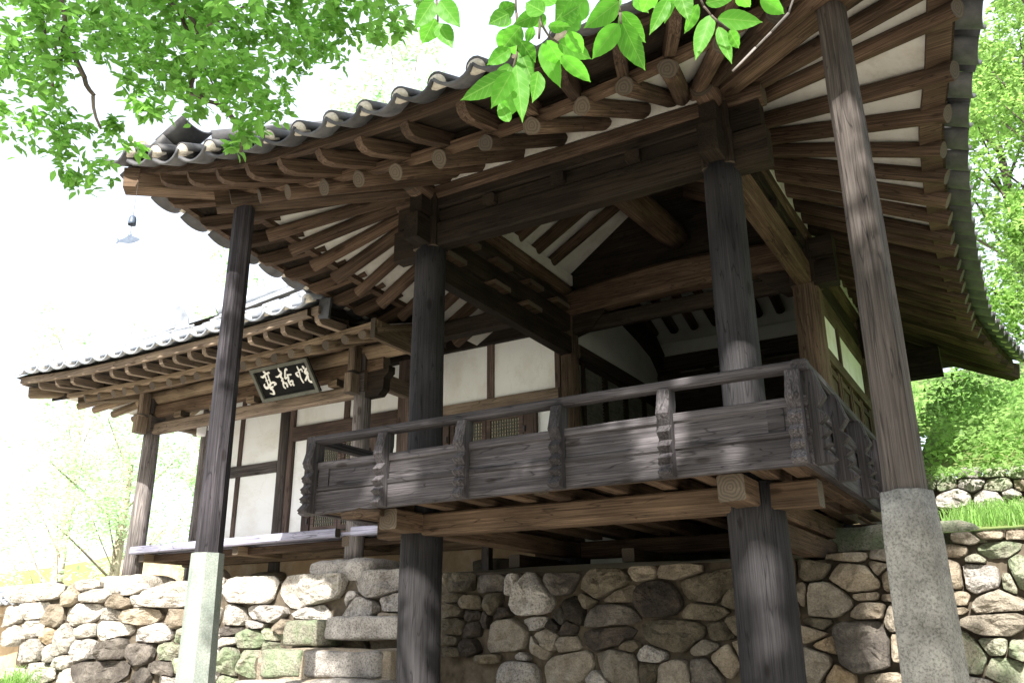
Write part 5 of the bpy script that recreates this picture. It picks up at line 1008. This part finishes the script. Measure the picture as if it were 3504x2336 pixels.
grid('gable_board', [[Vector((-5.12, 1.0 + d, roofz(d) - .02)) for d in lin(0, 3.9, 10)], [Vector((-5.12, 1.0 + d, max(1.62, roofz(d) - .35))) for d in lin(0, 3.9, 10)]], M_['wood_dark'], HL)
for k in range(3):
    beam('hip_ridge_tile', (-10.30 + .05 * k, 1.15 + .05 * k, 1.90 + .04 * k), (-8.9, 2.55, 2.62 + .04 * k), .19 - .02 * k, .03, M_['tile_pale'], HL, Z, .01, 6, .003)
    beam('hip_ridge_tile', (-8.75 + .04 * k, 2.70 + .04 * k, 2.78 + .045 * k), (-6.55, 4.9, 4.42 + .045 * k), .21 - .02 * k, .035, M_['tile_pale'], HL, Z, .01, 6, .003)
log('hip_ridge_tile', (-8.7, 2.75, 2.95), (-6.5, 4.95, 4.6), .085, .085, M_['tile_pale'], HL, Z, 12, 6, .004)
prism('ridge_end_tile', [(-.14, 0), (.14, 0), (.13, .15), (.07, .28), (0, .33), (-.07, .28), (-.13, .15)], Matrix.Translation((-9.05, 2.42, 2.66)) @ Matrix(((.80, .0, .55, 0), (.60, -.25, -.75, 0), (0, .97, -.3, 0), (0, 0, 0, 1))),   .025, M_['tile_pale'], HL)
# body behind the wall so no light leaks through
box('wall_board', (-9.25, 8.4, -.9), (-3.4, 8.45, 1.9), PL, HL); box('plaster_panel', (-9.3, 3.4, -.3), (-9.26, 8.4, 1.8), PL, HL, .001)
grid('ceiling_board', [[Vector((x, 3.36, 2.05)) for x in (-9.3, -3.3)], [Vector((x, 8.45, 2.05)) for x in (-9.3, -3.3)]], M_['wood_dark'], HL)

# ---------------------------------------------------------------- name board
sb0, sb1 = Vector((-6.93, 2.20, 1.225)), Vector((-6.93, 1.93, 1.575))
SB = thing('name_board', 'black name board with three white brushed characters hung under the hall eave', 'sign board', (-6.45, 2.2, 1.2))
vd = (sb1 - sb0); Hs = vd.length; vd.normalize(); nd = Vector((1, 0, 0)).cross(vd); nd = -nd if nd.y > 0 else nd
Ws = .94
Mb = Matrix(((1, vd.x, nd.x, sb0.x), (0, vd.y, nd.y, sb0.y), (0, vd.z, nd.z, sb0.z), (0, 0, 0, 1)))
prism('board', [(0, 0), (Ws, 0), (Ws, Hs), (0, Hs)], Mb, .02, M_['sign_black'], SB)
fw = .045
for pts in ([(0, 0), (Ws, 0), (Ws - fw, fw), (fw, fw)], [(0, Hs), (fw, Hs - fw), (Ws - fw, Hs - fw), (Ws, Hs)], [(0, 0), (fw, fw), (fw, Hs - fw), (0, Hs)], [(Ws, 0), (Ws, Hs), (Ws - fw, Hs - fw), (Ws - fw, fw)]):
    prism('frame', pts, Mb @ Matrix.Translation((0, 0, .021)), .03, M_['sign_frame'], SB)
for ci, ch in enumerate(SIGN_STROKES):
    vs = []; fs = []; lay = 0
    for s in ch:
        # smooth the stroke with a Catmull-Rom pass
        P_ = [Vector((a * Ws, (1 - b) * Hs, r * 1.02)) for a, b, r in s]; Q = []
        for i in range(len(P_) - 1):
            p0 = P_[max(0, i - 1)]; p1 = P_[i]; p2 = P_[i + 1]; p3 = P_[min(len(P_) - 1, i + 2)]
            for t in (0, .2, .4, .6, .8): Q.append(.5 * ((2 * p1) + (p2 - p0) * t + (2 * p0 - 5 * p1 + 4 * p2 - p3) * t * t + (3 * p1 - p0 - 3 * p2 + p3) * t ** 3))
        Q.append(P_[-1]); z = .024 + lay * .0006; lay += 1
        Ls, Rs = [], []
        for i, q in enumerate(Q):
            d = (Q[min(i + 1, len(Q) - 1)] - Q[max(i - 1, 0)]); d.z = 0; d.normalize(); nn = Vector((-d.y, d.x, 0)); r = max(.002, q.z) * .62
            c = Vector((q.x, q.y, 0))
            if i == 0: c0 = c - d * r * .7
            Ls.append(c + nn * r); Rs.append(c - nn * r); cl = c + d * r * .7
        ring = [c0] + Ls + [cl] + list(reversed(Rs))
        for zz_ in (.020, z):
            for v in ring: vs.append((v.x, v.y, zz_))
        m = len(ring); b0 = len(vs) - 2 * m; k = len(Ls)
        top = b0 + m
        for i in range(k - 1): fs.append((top + 1 + i, top + 2 + i, top + m - 2 - i, top + m - 1 - i))
        fs.append((top, top + 1, top + m - 1)); fs.append((top + k, top + k + 1, top + k + 2))
        for i in range(m): fs.append((b0 + i, b0 + (i + 1) % m, top + (i + 1) % m, top + i))
    link('character', mesh('character', vs, fs, M_['sign_white'], None, False), SB, Mb)
# small fittings
LP = thing('wall_lamp', 'small white box lamp high on the hall column beside the octagonal post', 'lamp', (-9.1, 3.1, 1.3))
link('bracket', box('bracket', (-9.22, 3.12, 1.40), (-8.92, 3.2, 1.46), M_['white_plastic'], LP).data, LP, WM['bracket.001'] if False else Matrix()) if False else box('bracket', (-9.22, 3.12, 1.40), (-8.92, 3.2, 1.46), M_['white_plastic'], LP)
log('lamp_shade', (-9.12, 3.05, 1.22), (-9.12, 3.05, 1.42), .062, .07, M_['white_plastic'], LP, (0, 1, 0), 14, 4, 0., cap='white_plastic')
box('housing', (-8.98, 3.04, 1.28), (-8.9, 3.14, 1.44), M_['white_plastic'], LP)
SW = tagt(box('switch_box', (-9.10, 3.25, .90), (-8.98, 3.31, 1.06), M_['iron'], None), 'small grey switch box on the white plaster beside the octagonal post', 'switch box')
WC2 = thing('wind_chime', 'bronze bell with a fish shaped clapper hanging from the left eave corner', 'wind chime', (-4.90, -1.25, 1.7))
vs = []; fs = []; prof = [(.0, .125), (.022, .122), (.04, .105), (.048, .07), (.050, .02), (.052, -.01), (.046, -.008), (.042, .06)]
for r, z in prof:
    for j in range(14): a = 2 * math.pi * j / 14; vs.append((r * math.cos(a), r * math.sin(a), z))
for i in range(len(prof) - 1):
    for j in range(14): fs.append((i * 14 + j, i * 14 + (j + 1) % 14, (i + 1) * 14 + (j + 1) % 14, (i + 1) * 14 + j))
simple('bronze_blue', (.045, .065, .11), .5, (.09, .12, .17), .2, 20., .5)
link('bell', mesh('bell', vs, fs, M_['bronze_blue'], None, True), WC2, Matrix.Translation((-4.90, -1.25, 1.645)) @ Matrix.Scale(.62, 4))
fish = [(-.14, .045), (-.125, .02), (-.12, .0), (-.135, -.03), (-.10, -.012), (-.06, -.022), (0, -.034), (.05, -.03), (.10, -.012), (.125, .004), (.10, .02), (.05, .04), (.03, .05), (.02, .075), (.0, .058), (-.01, .07), (-.02, .048), (-.06, .022), (-.10, .012)]
prism('fish_clapper', fish, Matrix.Translation((-4.905, -1.255, 1.50)) @ Matrix(((.92, 0, -.4, 0), (.4, 0, .92, 0), (0, 1, 0, 0), (0, 0, 0, 1))) @ Matrix.Scale(.8, 4), .006, M_['bronze_blue'], WC2)
log('wire', (-4.90, -1.25, 1.56), (-4.90, -1.25, 2.12), .002, .002, M_['iron'], WC2, (0, 1, 0), 5, 1, 0, cap='iron')
HK = thing('iron_hook', 'black iron door hook hanging in the shade beside the right front column', 'hook', (-1.35, 3.15, .7))
log('rod', (-1.37, 3.1, .92), (-1.30, 3.1, .60), .014, .016, M_['iron'], HK, (0, 1, 0), 8, 3, .002, cap='iron')
log('ring', (-1.40, 3.1, .62), (-1.22, 3.1, .60), .02, .02, M_['iron'], HK, (0, 1, 0), 8, 3, .004, cap='iron')
log('ring', (-1.33, 3.1, .56), (-1.29, 3.1, .66), .035, .03, M_['iron'], HK, (0, 1, 0), 8, 3, .004, cap='iron')
CB = tagt(log('cable', (.53, -.33, 1.50), (-.12, .12, 1.02), .0, .0, M_['wood_post'], None, Z, 6, 1, 0), '', '') if False else None

# ---------------------------------------------------------------- leaves
def leaf_cloud(name, cs, size, mat, parent, seed=1, flat=.6, aspect=.45, hang=0.):
    rs = np.random.RandomState(seed); n = len(cs); cs = np.asarray(cs, float)
    d = rs.normal(size=(n, 3)); d[:, 2] = d[:, 2] * .5 - hang; d /= np.linalg.norm(d, axis=1)[:, None] + 1e-9
    up = np.stack([rs.normal(size=n) * flat, rs.normal(size=n) * flat, np.ones(n)], 1)
    s = np.cross(up, d); s /= np.linalg.norm(s, axis=1)[:, None] + 1e-9; u = np.cross(d, s)
    L = (size * rs.uniform(.65, 1.3, n))[:, None]; W_l = L * aspect
    b = cs; V = np.empty((n, 6, 3))
    V[:, 0] = b; V[:, 1] = b + d * L * .30 + s * W_l * .5 + u * L * .06; V[:, 2] = b + d * L * .68 + s * W_l * .38 + u * L * .05
    V[:, 3] = b + d * L - u * L * .06; V[:, 4] = b + d * L * .68 - s * W_l * .38 + u * L * .05; V[:, 5] = b + d * L * .30 - s * W_l * .5 + u * L * .06
    V = V.reshape(-1, 3); base = (np.arange(n) * 6)[:, None]
    F = np.concatenate([base + np.array([0, 1, 2, 3]), base + np.array([0, 3, 4, 5])]).astype(np.int32)
    me = bpy.data.meshes.new(name); me.vertices.add(len(V)); me.vertices.foreach_set('co', V.ravel())
    me.loops.add(F.size); me.loops.foreach_set('vertex_index', F.ravel()); me.polygons.add(len(F))
    me.polygons.foreach_set('loop_start', np.arange(len(F), dtype=np.int32) * 4)
    try: me.polygons.foreach_set('loop_total', np.full(len(F), 4, dtype=np.int32))
    except Exception: pass
    me.materials.append(mat); me.update(calc_edges=True); me.validate()
    return link(name, me, parent)
def blob_points(blobs, total, seed, shell=.0, clump=0):
    rs = np.random.RandomState(seed); w_ = np.array([b[3] ** 2 for b in blobs]); w_ = w_ / w_.sum(); out = []
    for b, k in zip(blobs, (w_ * total).astype(int)):
        v = rs.normal(size=(k, 3)); v /= np.linalg.norm(v, axis=1)[:, None] + 1e-9; r = rs.uniform(0, 1, k) ** (1 / 2.2) * (1 - shell) + shell
        out.append(np.array(b[:3]) + v * (r * b[3])[:, None] * np.array([1, 1, .8]))
    P = np.concatenate(out)
    if clump:
        c = P[rs.choice(len(P), max(1, len(P) // clump))]; idx = rs.randint(0, len(c), len(P)); rr = np.array([b[3] for b in blobs]).mean()
        P = c[idx] + rs.normal(size=P.shape) * rr * .14
    return P
def tree(label, cx, cy, z0, h, r, mat, nleaf, size, seed, sparse=1., group=None, cat='tree', name='tree', lean=(0, 0)):
    t = thing(name, label, cat, (cx, cy, z0), group); rs = random.Random(seed)
    top = Vector((cx + lean[0], cy + lean[1], z0 + h))
    log('trunk', (cx, cy, z0 - .3), (cx + lean[0] * .7, cy + lean[1] * .7, z0 + h * .75), r * .05, r * .02, M_['bark_glare' if mat is M_['leaf_glare'] else 'bark'], t, (0, 1, 0), 10, 8, .03)
    bl = []
    for k in range(14):
        a = rs.uniform(0, 6.283); zz_ = rs.uniform(.32, .98); rr = r * (1 - abs(zz_ - .6) * 1.1) * rs.uniform(.35, .85)
        c = Vector((cx + lean[0] * zz_ + math.cos(a) * rr, cy + lean[1] * zz_ + math.sin(a) * rr, z0 + h * zz_)); bl.append((c.x, c.y, c.z, r * rs.uniform(.22, .42)))
        s = Vector((cx, cy, z0)).lerp(top, max(.15, zz_ - .25)); log('limb', s, c, r * (.007 if mat is M_['leaf_glare'] else .014), r * .003, M_['bark_glare' if mat is M_['leaf_glare'] else 'bark'], t, Z, 6, 4, .02)
    P = blob_points(bl, nleaf, seed, 0, 26)
    leaf_cloud('crown', P, size, mat, t, seed)
    return t
# the tree that shades the pavilion: stands behind the photographer; its lowest boughs hang into the view
BT = thing('broadleaf_tree', 'broad leafy tree whose drooping green boughs hang over the left eave', 'tree', (5.2, -9.5, -3))
log('trunk', (5.2, -9.5, -3.1), (4.6, -8.6, 4.2), .34, .2, M_['bark'], BT, (0, 1, 0), 16, 10, .03)
log('limb', (4.7, -8.8, 2.8), (1.0, -6.4, 5.2), .14, .07, M_['bark'], BT, Z, 10, 8, .04); log('limb', (1.0, -6.4, 5.2), (-1.6, -4.6, 3.6), .07, .035, M_['bark'], BT, Z, 8, 6, .03)
log('limb', (-1.6, -4.6, 3.6), tuple(BRANCHES[0][0]), .035, .012, M_['bark'], BT, Z, 8, 6, .02)
log('limb', (4.7, -8.8, 3.4), (4.6, -5.0, 5.8), .12, .05, M_['bark'], BT, Z, 8, 6, .03); log('limb', (1.0, -6.4, 5.2), (.6, -4.9, 5.6), .05, .02, M_['bark'], BT, Z, 8, 5, .02)
for b in BRANCHES:
    for i in range(len(b) - 1):
        r0 = .0085 * (1 - .75 * i / len(b)); log('twig', b[i], b[i + 1], r0, r0 * .85, M_['bark'], BT, Z, 6, 3, .002, (RN.uniform(-.01, .01), RN.uniform(-.01, .01)))
P = blob_points(LEAF_BLOBS, 6000, 3, 0, 7)
near = np.argsort(np.linalg.norm(P - np.array(CAM_LOC), axis=1))
leafm = []
rs = random.Random(9)
for k in range(4):
    n = 7; vs = []; fs = []
    for i in range(n + 1):
        t = i / n; wv = .25 * math.sin(math.pi * t ** .85) * (1 - .25 * t) + .004; droop = -.16 * t * t * rs.uniform(.6, 1.4)
        vs += [(t, -wv, droop + .07 * wv / .25), (t, 0, droop), (t, wv, droop + .07 * wv / .25)]
    for i in range(n): a = i * 3; fs += [(a, a + 1, a + 4, a + 3), (a + 1, a + 2, a + 5, a + 4)]
    leafm.append(mesh('leaf', vs, fs, M_['leaf'], None, True))
for i in near[:290]:
    c = Vector(P[i]); s = .038 * rs.uniform(.7, 1.25); a = rs.uniform(0, 6.28); pt = rs.uniform(-.9, .15)
    M = Matrix.Translation(c) @ Matrix.Rotation(a, 4, 'Z') @ Matrix.Rotation(-pt, 4, 'Y') @ Matrix.Rotation(rs.uniform(-.5, .5), 4, 'X') @ Matrix.Scale(s, 4)
    link('leaf', leafm[rs.randrange(4)], BT, M)
fo = leaf_cloud('foliage', P[near[290:]], .040, M_['leaf'], BT, 5, .55, .48, .25); fo['kind'] = 'stuff'
# shade crown out of view, its clumps set along sun rays to the pavilion
rs_ = random.Random(21); SB_ = []; S0 = SUN
cr_, cu_, cf_ = [Vector((CAM_ROT[0][k], CAM_ROT[1][k], CAM_ROT[2][k])) for k in range(3)]; cf_ = -cf_
for tx_ in lin(-4.3, 1.5, 13):
    for tz_ in (-2.4, -1.85, -1.3, -.75, -.2, .35, .9, 1.45, 2.0):
        if rs_.random() < .05 or (tx_ < -4.1 and tz_ < .7): continue
        s_ = rs_.uniform(7.0, 10.5); c = Vector((tx_ + rs_.uniform(-.3, .3), -.2, tz_ + rs_.uniform(-.3, .3))) + S0 * s_
        v = c - Vector(CAM_LOC); f_ = v.dot(cf_)
        if f_ > 0 and v.dot(cu_) / f_ < .75: continue
        SB_.append((c.x, c.y, c.z, rs_.uniform(.38, .58)))
SP_ = blob_points(SB_, SHADE_LEAVES, 8, 0, 0)
keep = np.ones(len(SP_), bool); sv = np.array(S0)      # leaves cut away along the sun direction to place chosen sun patches
for hx, hy, hz_, hr in ((.45, -.53, 1.18, .17), (.45, -.53, .88, .16), (.45, -.53, .55, .12), (-.62, .5, -.02, .26), (-.95, 0, -.38, .22), (-1.2, 0, -.15, .12), (-.45, 0, -.45, .10), (-.75, 0, .0, .12), (-3.25, 0, -.45, .17), (-3.0, 0, -.55, .16),
                        (-1.95, 0, -.55, .10), (-3.2, .46, -1.15, .22), (-3.15, .46, -1.45, .15), (-3.2, .46, -1.85, .22), (-.5, .45, -1.2, .17), (-.5, .45, -1.55, .14), (.3, 2.1, -1.35, .26), (-.05, 2.1, -1.7, .26), (.8, 2.1, -1.1, .32), (.85, 2.1, -1.5, .35), (-4.4, -.6, 1.1, .10), (-4.4, -.6, .2, .11)):
    d_ = SP_ - np.array([hx, hy, hz_]); perp = d_ - (d_ @ sv)[:, None] * sv[None, :]
    keep &= np.linalg.norm(perp, axis=1) > hr
SP_ = SP_[keep]
SP_ = np.concatenate([SP_, blob_points([tuple(Vector((.5 + dx_, -.5, z_)) + SUN * 7.5) + (.36,) for dx_, z_ in ((-.1, -1.1), (.1, -1.5), (-.1, -1.9), (.12, -2.3))], 2400, 77)])  # extra clumps added sunward to shade the granite pillar
fo2 = leaf_cloud('foliage', SP_, .12, M_['leaf'], BT, 6, .5, .5); fo2['kind'] = 'stuff'

# unseen trees added behind and right of the viewpoint to dim the sky light
wd_ = []
for k in range(26):
    wd_.append((-17 + k * 1.35, -17.5 + rs_.uniform(-1, 1), rs_.uniform(-1.2, 0.2), rs_.uniform(1.8, 2.5))); wd_.append((-17 + k * 1.35, -18 + rs_.uniform(-1, 1), rs_.uniform(2.2, 4.0), rs_.uniform(1.8, 2.6)))
for k in range(12):
    for z_ in (-.5, 3., 6.4, 9.5): wd_.append((10.5 + rs_.uniform(-.8, 1.5), -16 + k * 1.9, z_, rs_.uniform(1.8, 2.6)))
wo_ = leaf_cloud('added_woodland', blob_points(wd_, 16000, 61), .42, M_['leaf_dark'], None, 62, .7, .6); tagt(wo_, 'unseen leaf mass added behind and beside the viewpoint to dim the sky light', 'added_woodland'); wo_['kind'] = 'stuff'
# foreground spray of large leaves
LB = thing('leafy_bough', 'drooping bough of large bright green leaves in front of the near eave', 'branch', (1.3, -4.0, .6))
for tw in BIG_TWIGS:
    for i in range(len(tw) - 1): log('twig', tw[i], tw[i + 1], .0022, .0018, M_['wood_hall_col'] if tw is BIG_TWIGS[-1] else M_['bark'], LB, Z, 6, 3, .0005)
cv = Vector(CAM_LOC)
for k, (ax_, ay, az, bx, by, bz, wd) in enumerate(BIG_LEAVES):
    a = Vector((ax_, ay, az)); b = Vector((bx, by, bz)); L = (b - a).length; x = (b - a).normalized()
    v = (cv - a).normalized(); y = v.cross(x).normalized(); tilt = rs.uniform(-.35, .35)
    z = x.cross(y); y2 = y * math.cos(tilt) + z * math.sin(tilt); z2 = x.cross(y2)
    n = 16; vs = []; fs = []; cur = rs.uniform(-.10, .10)
    for i in range(n + 1):
        t = i / n
        prof = math.sin(math.pi * min(1, t * 1.02) ** .78) ** .85 * (1 - .12 * t) if t < .86 else .0
        if t >= .86: q = (t - .86) / .14; prof = (math.sin(math.pi * .877 ** .78) ** .85 * .9) * (1 - q) ** 1.6
        ser = .012 * (1 if i % 2 else -1) if .1 < t < .9 else 0
        hw = wd * .5 * (prof + ser * 1.) / math.cos(tilt) + .0004
        bow = cur * L * math.sin(math.pi * t); dr = -.05 * L * t * t
        for s_, f in ((-1, 1), (-.5, .5), (0, 0), (.5, .5), (1, 1)):
            vs.append(Vector((L * t, s_ * hw, abs(s_) * hw * .22 + dr * .5 + bow * 0 + .0007 * math.sin(t * 22 + abs(s_) * 2.5) * (abs(s_) > .2))) + Vector((0, bow * .35, 0)))
    for i in range(n):
        for j in range(4): q = i * 5 + j; fs.append((q, q + 1, q + 6, q + 5))
    M = Matrix(((x.x, y2.x, z2.x, a.x), (x.y, y2.y, z2.y, a.y), (x.z, y2.z, z2.z, a.z), (0, 0, 0, 1)))
    link('leaf', mesh('leaf', vs, fs, M_['leaf_big'], None, True), LB, M)

# ---------------------------------------------------------------- greenery to the right
rs2 = np.random.RandomState(4)
def scatter(n, x0, x1, y0, y1, h, fz):
    x = rs2.uniform(x0, x1, n); y = rs2.uniform(y0, y1, n); cl = np.array([max(0.05, .5 + .9 * mnoise.noise(Vector((a * 1.1, b * 1.1, 7)))) for a, b in zip(x, y)])
    z = np.array([fz(a, b) for a, b in zip(x, y)]) + rs2.uniform(0, 1, n) ** .8 * h * cl
    return np.stack([x, y, z], 1)
o = leaf_cloud('undergrowth', np.concatenate([scatter(30000, .0, 7, 5.15, 12, 1.0, sz), scatter(6000, -3, .6, 8.8, 12, 1.0, sz)]), .085, M_['leaf_weed'], None, 12, .6, .5); tagt(o, 'dense bright green weeds covering the slope above the mossy wall', 'undergrowth'); o['kind'] = 'stuff'
o = leaf_cloud('ground_cover', scatter(3500, -.1, 4, 4.75, 5.3, .22, lambda x, y: -.03), .05, M_['leaf_weed'], None, 13); tagt(o, 'trailing weeds along the top of the mossy wall', 'ground cover'); o['kind'] = 'stuff'
def grass(name, pts, h, mat, parent, seed, spread=.5):
    rs = np.random.RandomState(seed); vs = []; fs = []
    for (x, y, z) in pts:
        a = rs.uniform(0, 6.28); l = h * rs.uniform(.5, 1.2); dx, dy = math.cos(a), math.sin(a); b = l * spread * rs.uniform(.3, 1.3); w_ = .006
        k = len(vs); vs += [(x - dy * w_, y + dx * w_, z), (x + dy * w_, y - dx * w_, z), (x + dx * b * .45 + dy * w_ * .7, y + dy * b * .45 - dx * w_ * .7, z + l * .7), (x + dx * b * .45 - dy * w_ * .7, y + dy * b * .45 + dx * w_ * .7, z + l * .7), (x + dx * b, y + dy * b, z + l * .82)]
        fs += [(k, k + 1, k + 2, k + 3), (k + 3, k + 2, k + 4)]
    return link(name, mesh(name, vs, fs, mat, None, False), parent)
pts = [(x, y, sz(x, y)) for x, y in zip(rs2.uniform(.3, 4, 5200), rs2.uniform(3.2, 4.9, 5200)) if mnoise.noise(Vector((x * 2, y * 2, 0))) > -.22]
o = grass('grass', pts, .20, M_['leaf_weed'], None, 3, .8); tagt(o, 'long green grass on the narrow ledge between the two stone walls', 'grass'); o['kind'] = 'stuff'
pts = [(-10.35 + .30 * a, 1.60 + .22 * b, -2.32) for a, b in np.random.RandomState(6).normal(size=(420, 2)) * .55]
gt = grass('grass_tuft', pts, .50, M_['leaf_weed'], None, 5, .8); tagt(gt, 'long bladed green grass tuft at the foot of the rubble wall, bottom left', 'grass tuft')
gm = struct(grid('earth_mound', [[Vector((-10.35 + math.cos(a) * r, 1.6 + math.sin(a) * r * .55, -3 + .72 * (1 - (r / 1.6) ** 2))) for a in lin(0, 6.2832, 20)] for r in (1.6, 1.3, 1., .7, .4, .02)], M_['yard_sand'], None))
TR = [('tall leafy tree rising beside the right eave, its crown open to the sky', 3.2, 12.5, 2.5, 9.5, 2.6, 'leaf_far', 9000, .13, 31),
      ('dark limbed tree on the green slope just past the far eave corner', 2.2, 11.0, 2.2, 3.8, 1.5, 'leaf_far', 5000, .11, 32),
      ('thin stemmed tree high on the slope at the right edge of the photo', 4.6, 16, 4.0, 12, 3.0, 'leaf_far', 9000, .16, 33),
      ('broad green tree directly behind the right eave tiles', 2.4, 14.0, 2.2, 8.5, 2.5, 'leaf_far', 11000, .12, 36),
      ('low leafy sapling standing in the weeds below the far eave corner', 3.2, 11.5, 2.6, 2.6, 1.3, 'leaf_weed', 3500, .10, 34),
      ('rounded tree farther up the slope behind the open crowned tree', 2.0, 20, 5.0, 9, 3.8, 'leaf_far', 9000, .20, 35),
      ('small crowned tree between the slope and the far end of the eave', 1.9, 15.0, 2.4, 4.2, 1.9, 'leaf_far', 8000, .12, 37)]
for a in TR: tree(a[0], a[1], a[2], sz(a[1], a[2]) - .1, a[4], a[5], M_[a[6]], a[7], a[8], a[9])
# greenery behind and left of the hall, coloured pale to imitate glare
TL = [('glare-bleached feathery maple behind the left end of the rubble wall', -15.2, 6.2, -1.2, 4.2, 2.5, 'leaf_glare', 12000, .08, 41, 'shrub'),
      ('glare-bleached sunlit shrub between the two left hall columns', -15.8, 9.2, -1.2, 4.2, 1.7, 'leaf_glare', 5200, .08, 42, 'shrub'),
      ('faint glare-bleached tree standing far behind the left hall roof corner', -46, 24, -3, 21, 6, 'leaf_glare', 1300, .32, 43, 'tree'),
      ('faint glare-bleached tree showing above the hall roof beside the octagonal post', -28, 20, -1, 17, 4.0, 'leaf_glare', 2600, .22, 44, 'tree'),
      ('faint glare-bleached tree behind the upper left tiles of the pavilion roof', -19.5, 20, -1, 25, 5.0, 'leaf_glare', 4200, .26, 45, 'tree'),
      ('glare-bleached tree at the far left edge behind the maple', -36, 18, -3, 11, 5, 'leaf_glare', 2400, .24, 46, 'tree')]
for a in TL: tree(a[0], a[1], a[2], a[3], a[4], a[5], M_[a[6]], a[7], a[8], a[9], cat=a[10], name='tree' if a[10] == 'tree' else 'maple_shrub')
# tile-capped mud walls
for lab, x0, y0, x1, y1, zt in (('ochre mud wall with a tile cap seen between the left hall columns', -20.5, 10.2, -13.8, 10.2, .62), ('crumbling ochre mud wall with a tile cap at the left edge below the maple', -17.5, 3.9, -11.9, 3.0, -1.05)):
    MW = thing('mud_wall', lab, 'wall', (x0, y0, -3)); a = Vector((x0, y0, 0)); b = Vector((x1, y1, 0)); d = (b - a).normalized(); nrm = Vector((-d.y, d.x, 0)); L = (b - a).length
    beam('wall_body', (x0, y0, zt - 1.1), (x1, y1, zt - 1.1), .4, 2.2, M_['plaster_mud'], MW, Z, .02, 16, .02)
    k = int(L / .27)
    for i in range(k):
        c = a + d * (i + .5) * .27
        for sg in (-1, 1):
            x_ = -nrm * sg; up_ = (x_ * 1 + Z * .45).normalized()
            tile_column(MW, c + nrm * sg * .36 + Z * (zt + .0), d, up_, (V_L, C_L, P_L), 1, 1, .34, .25, .13, False)
    log('cap_tile', a + Z * (zt + .26), b + Z * (zt + .26), .08, .08, M_['tile_pale'], MW, Z, 10, 8, .004)
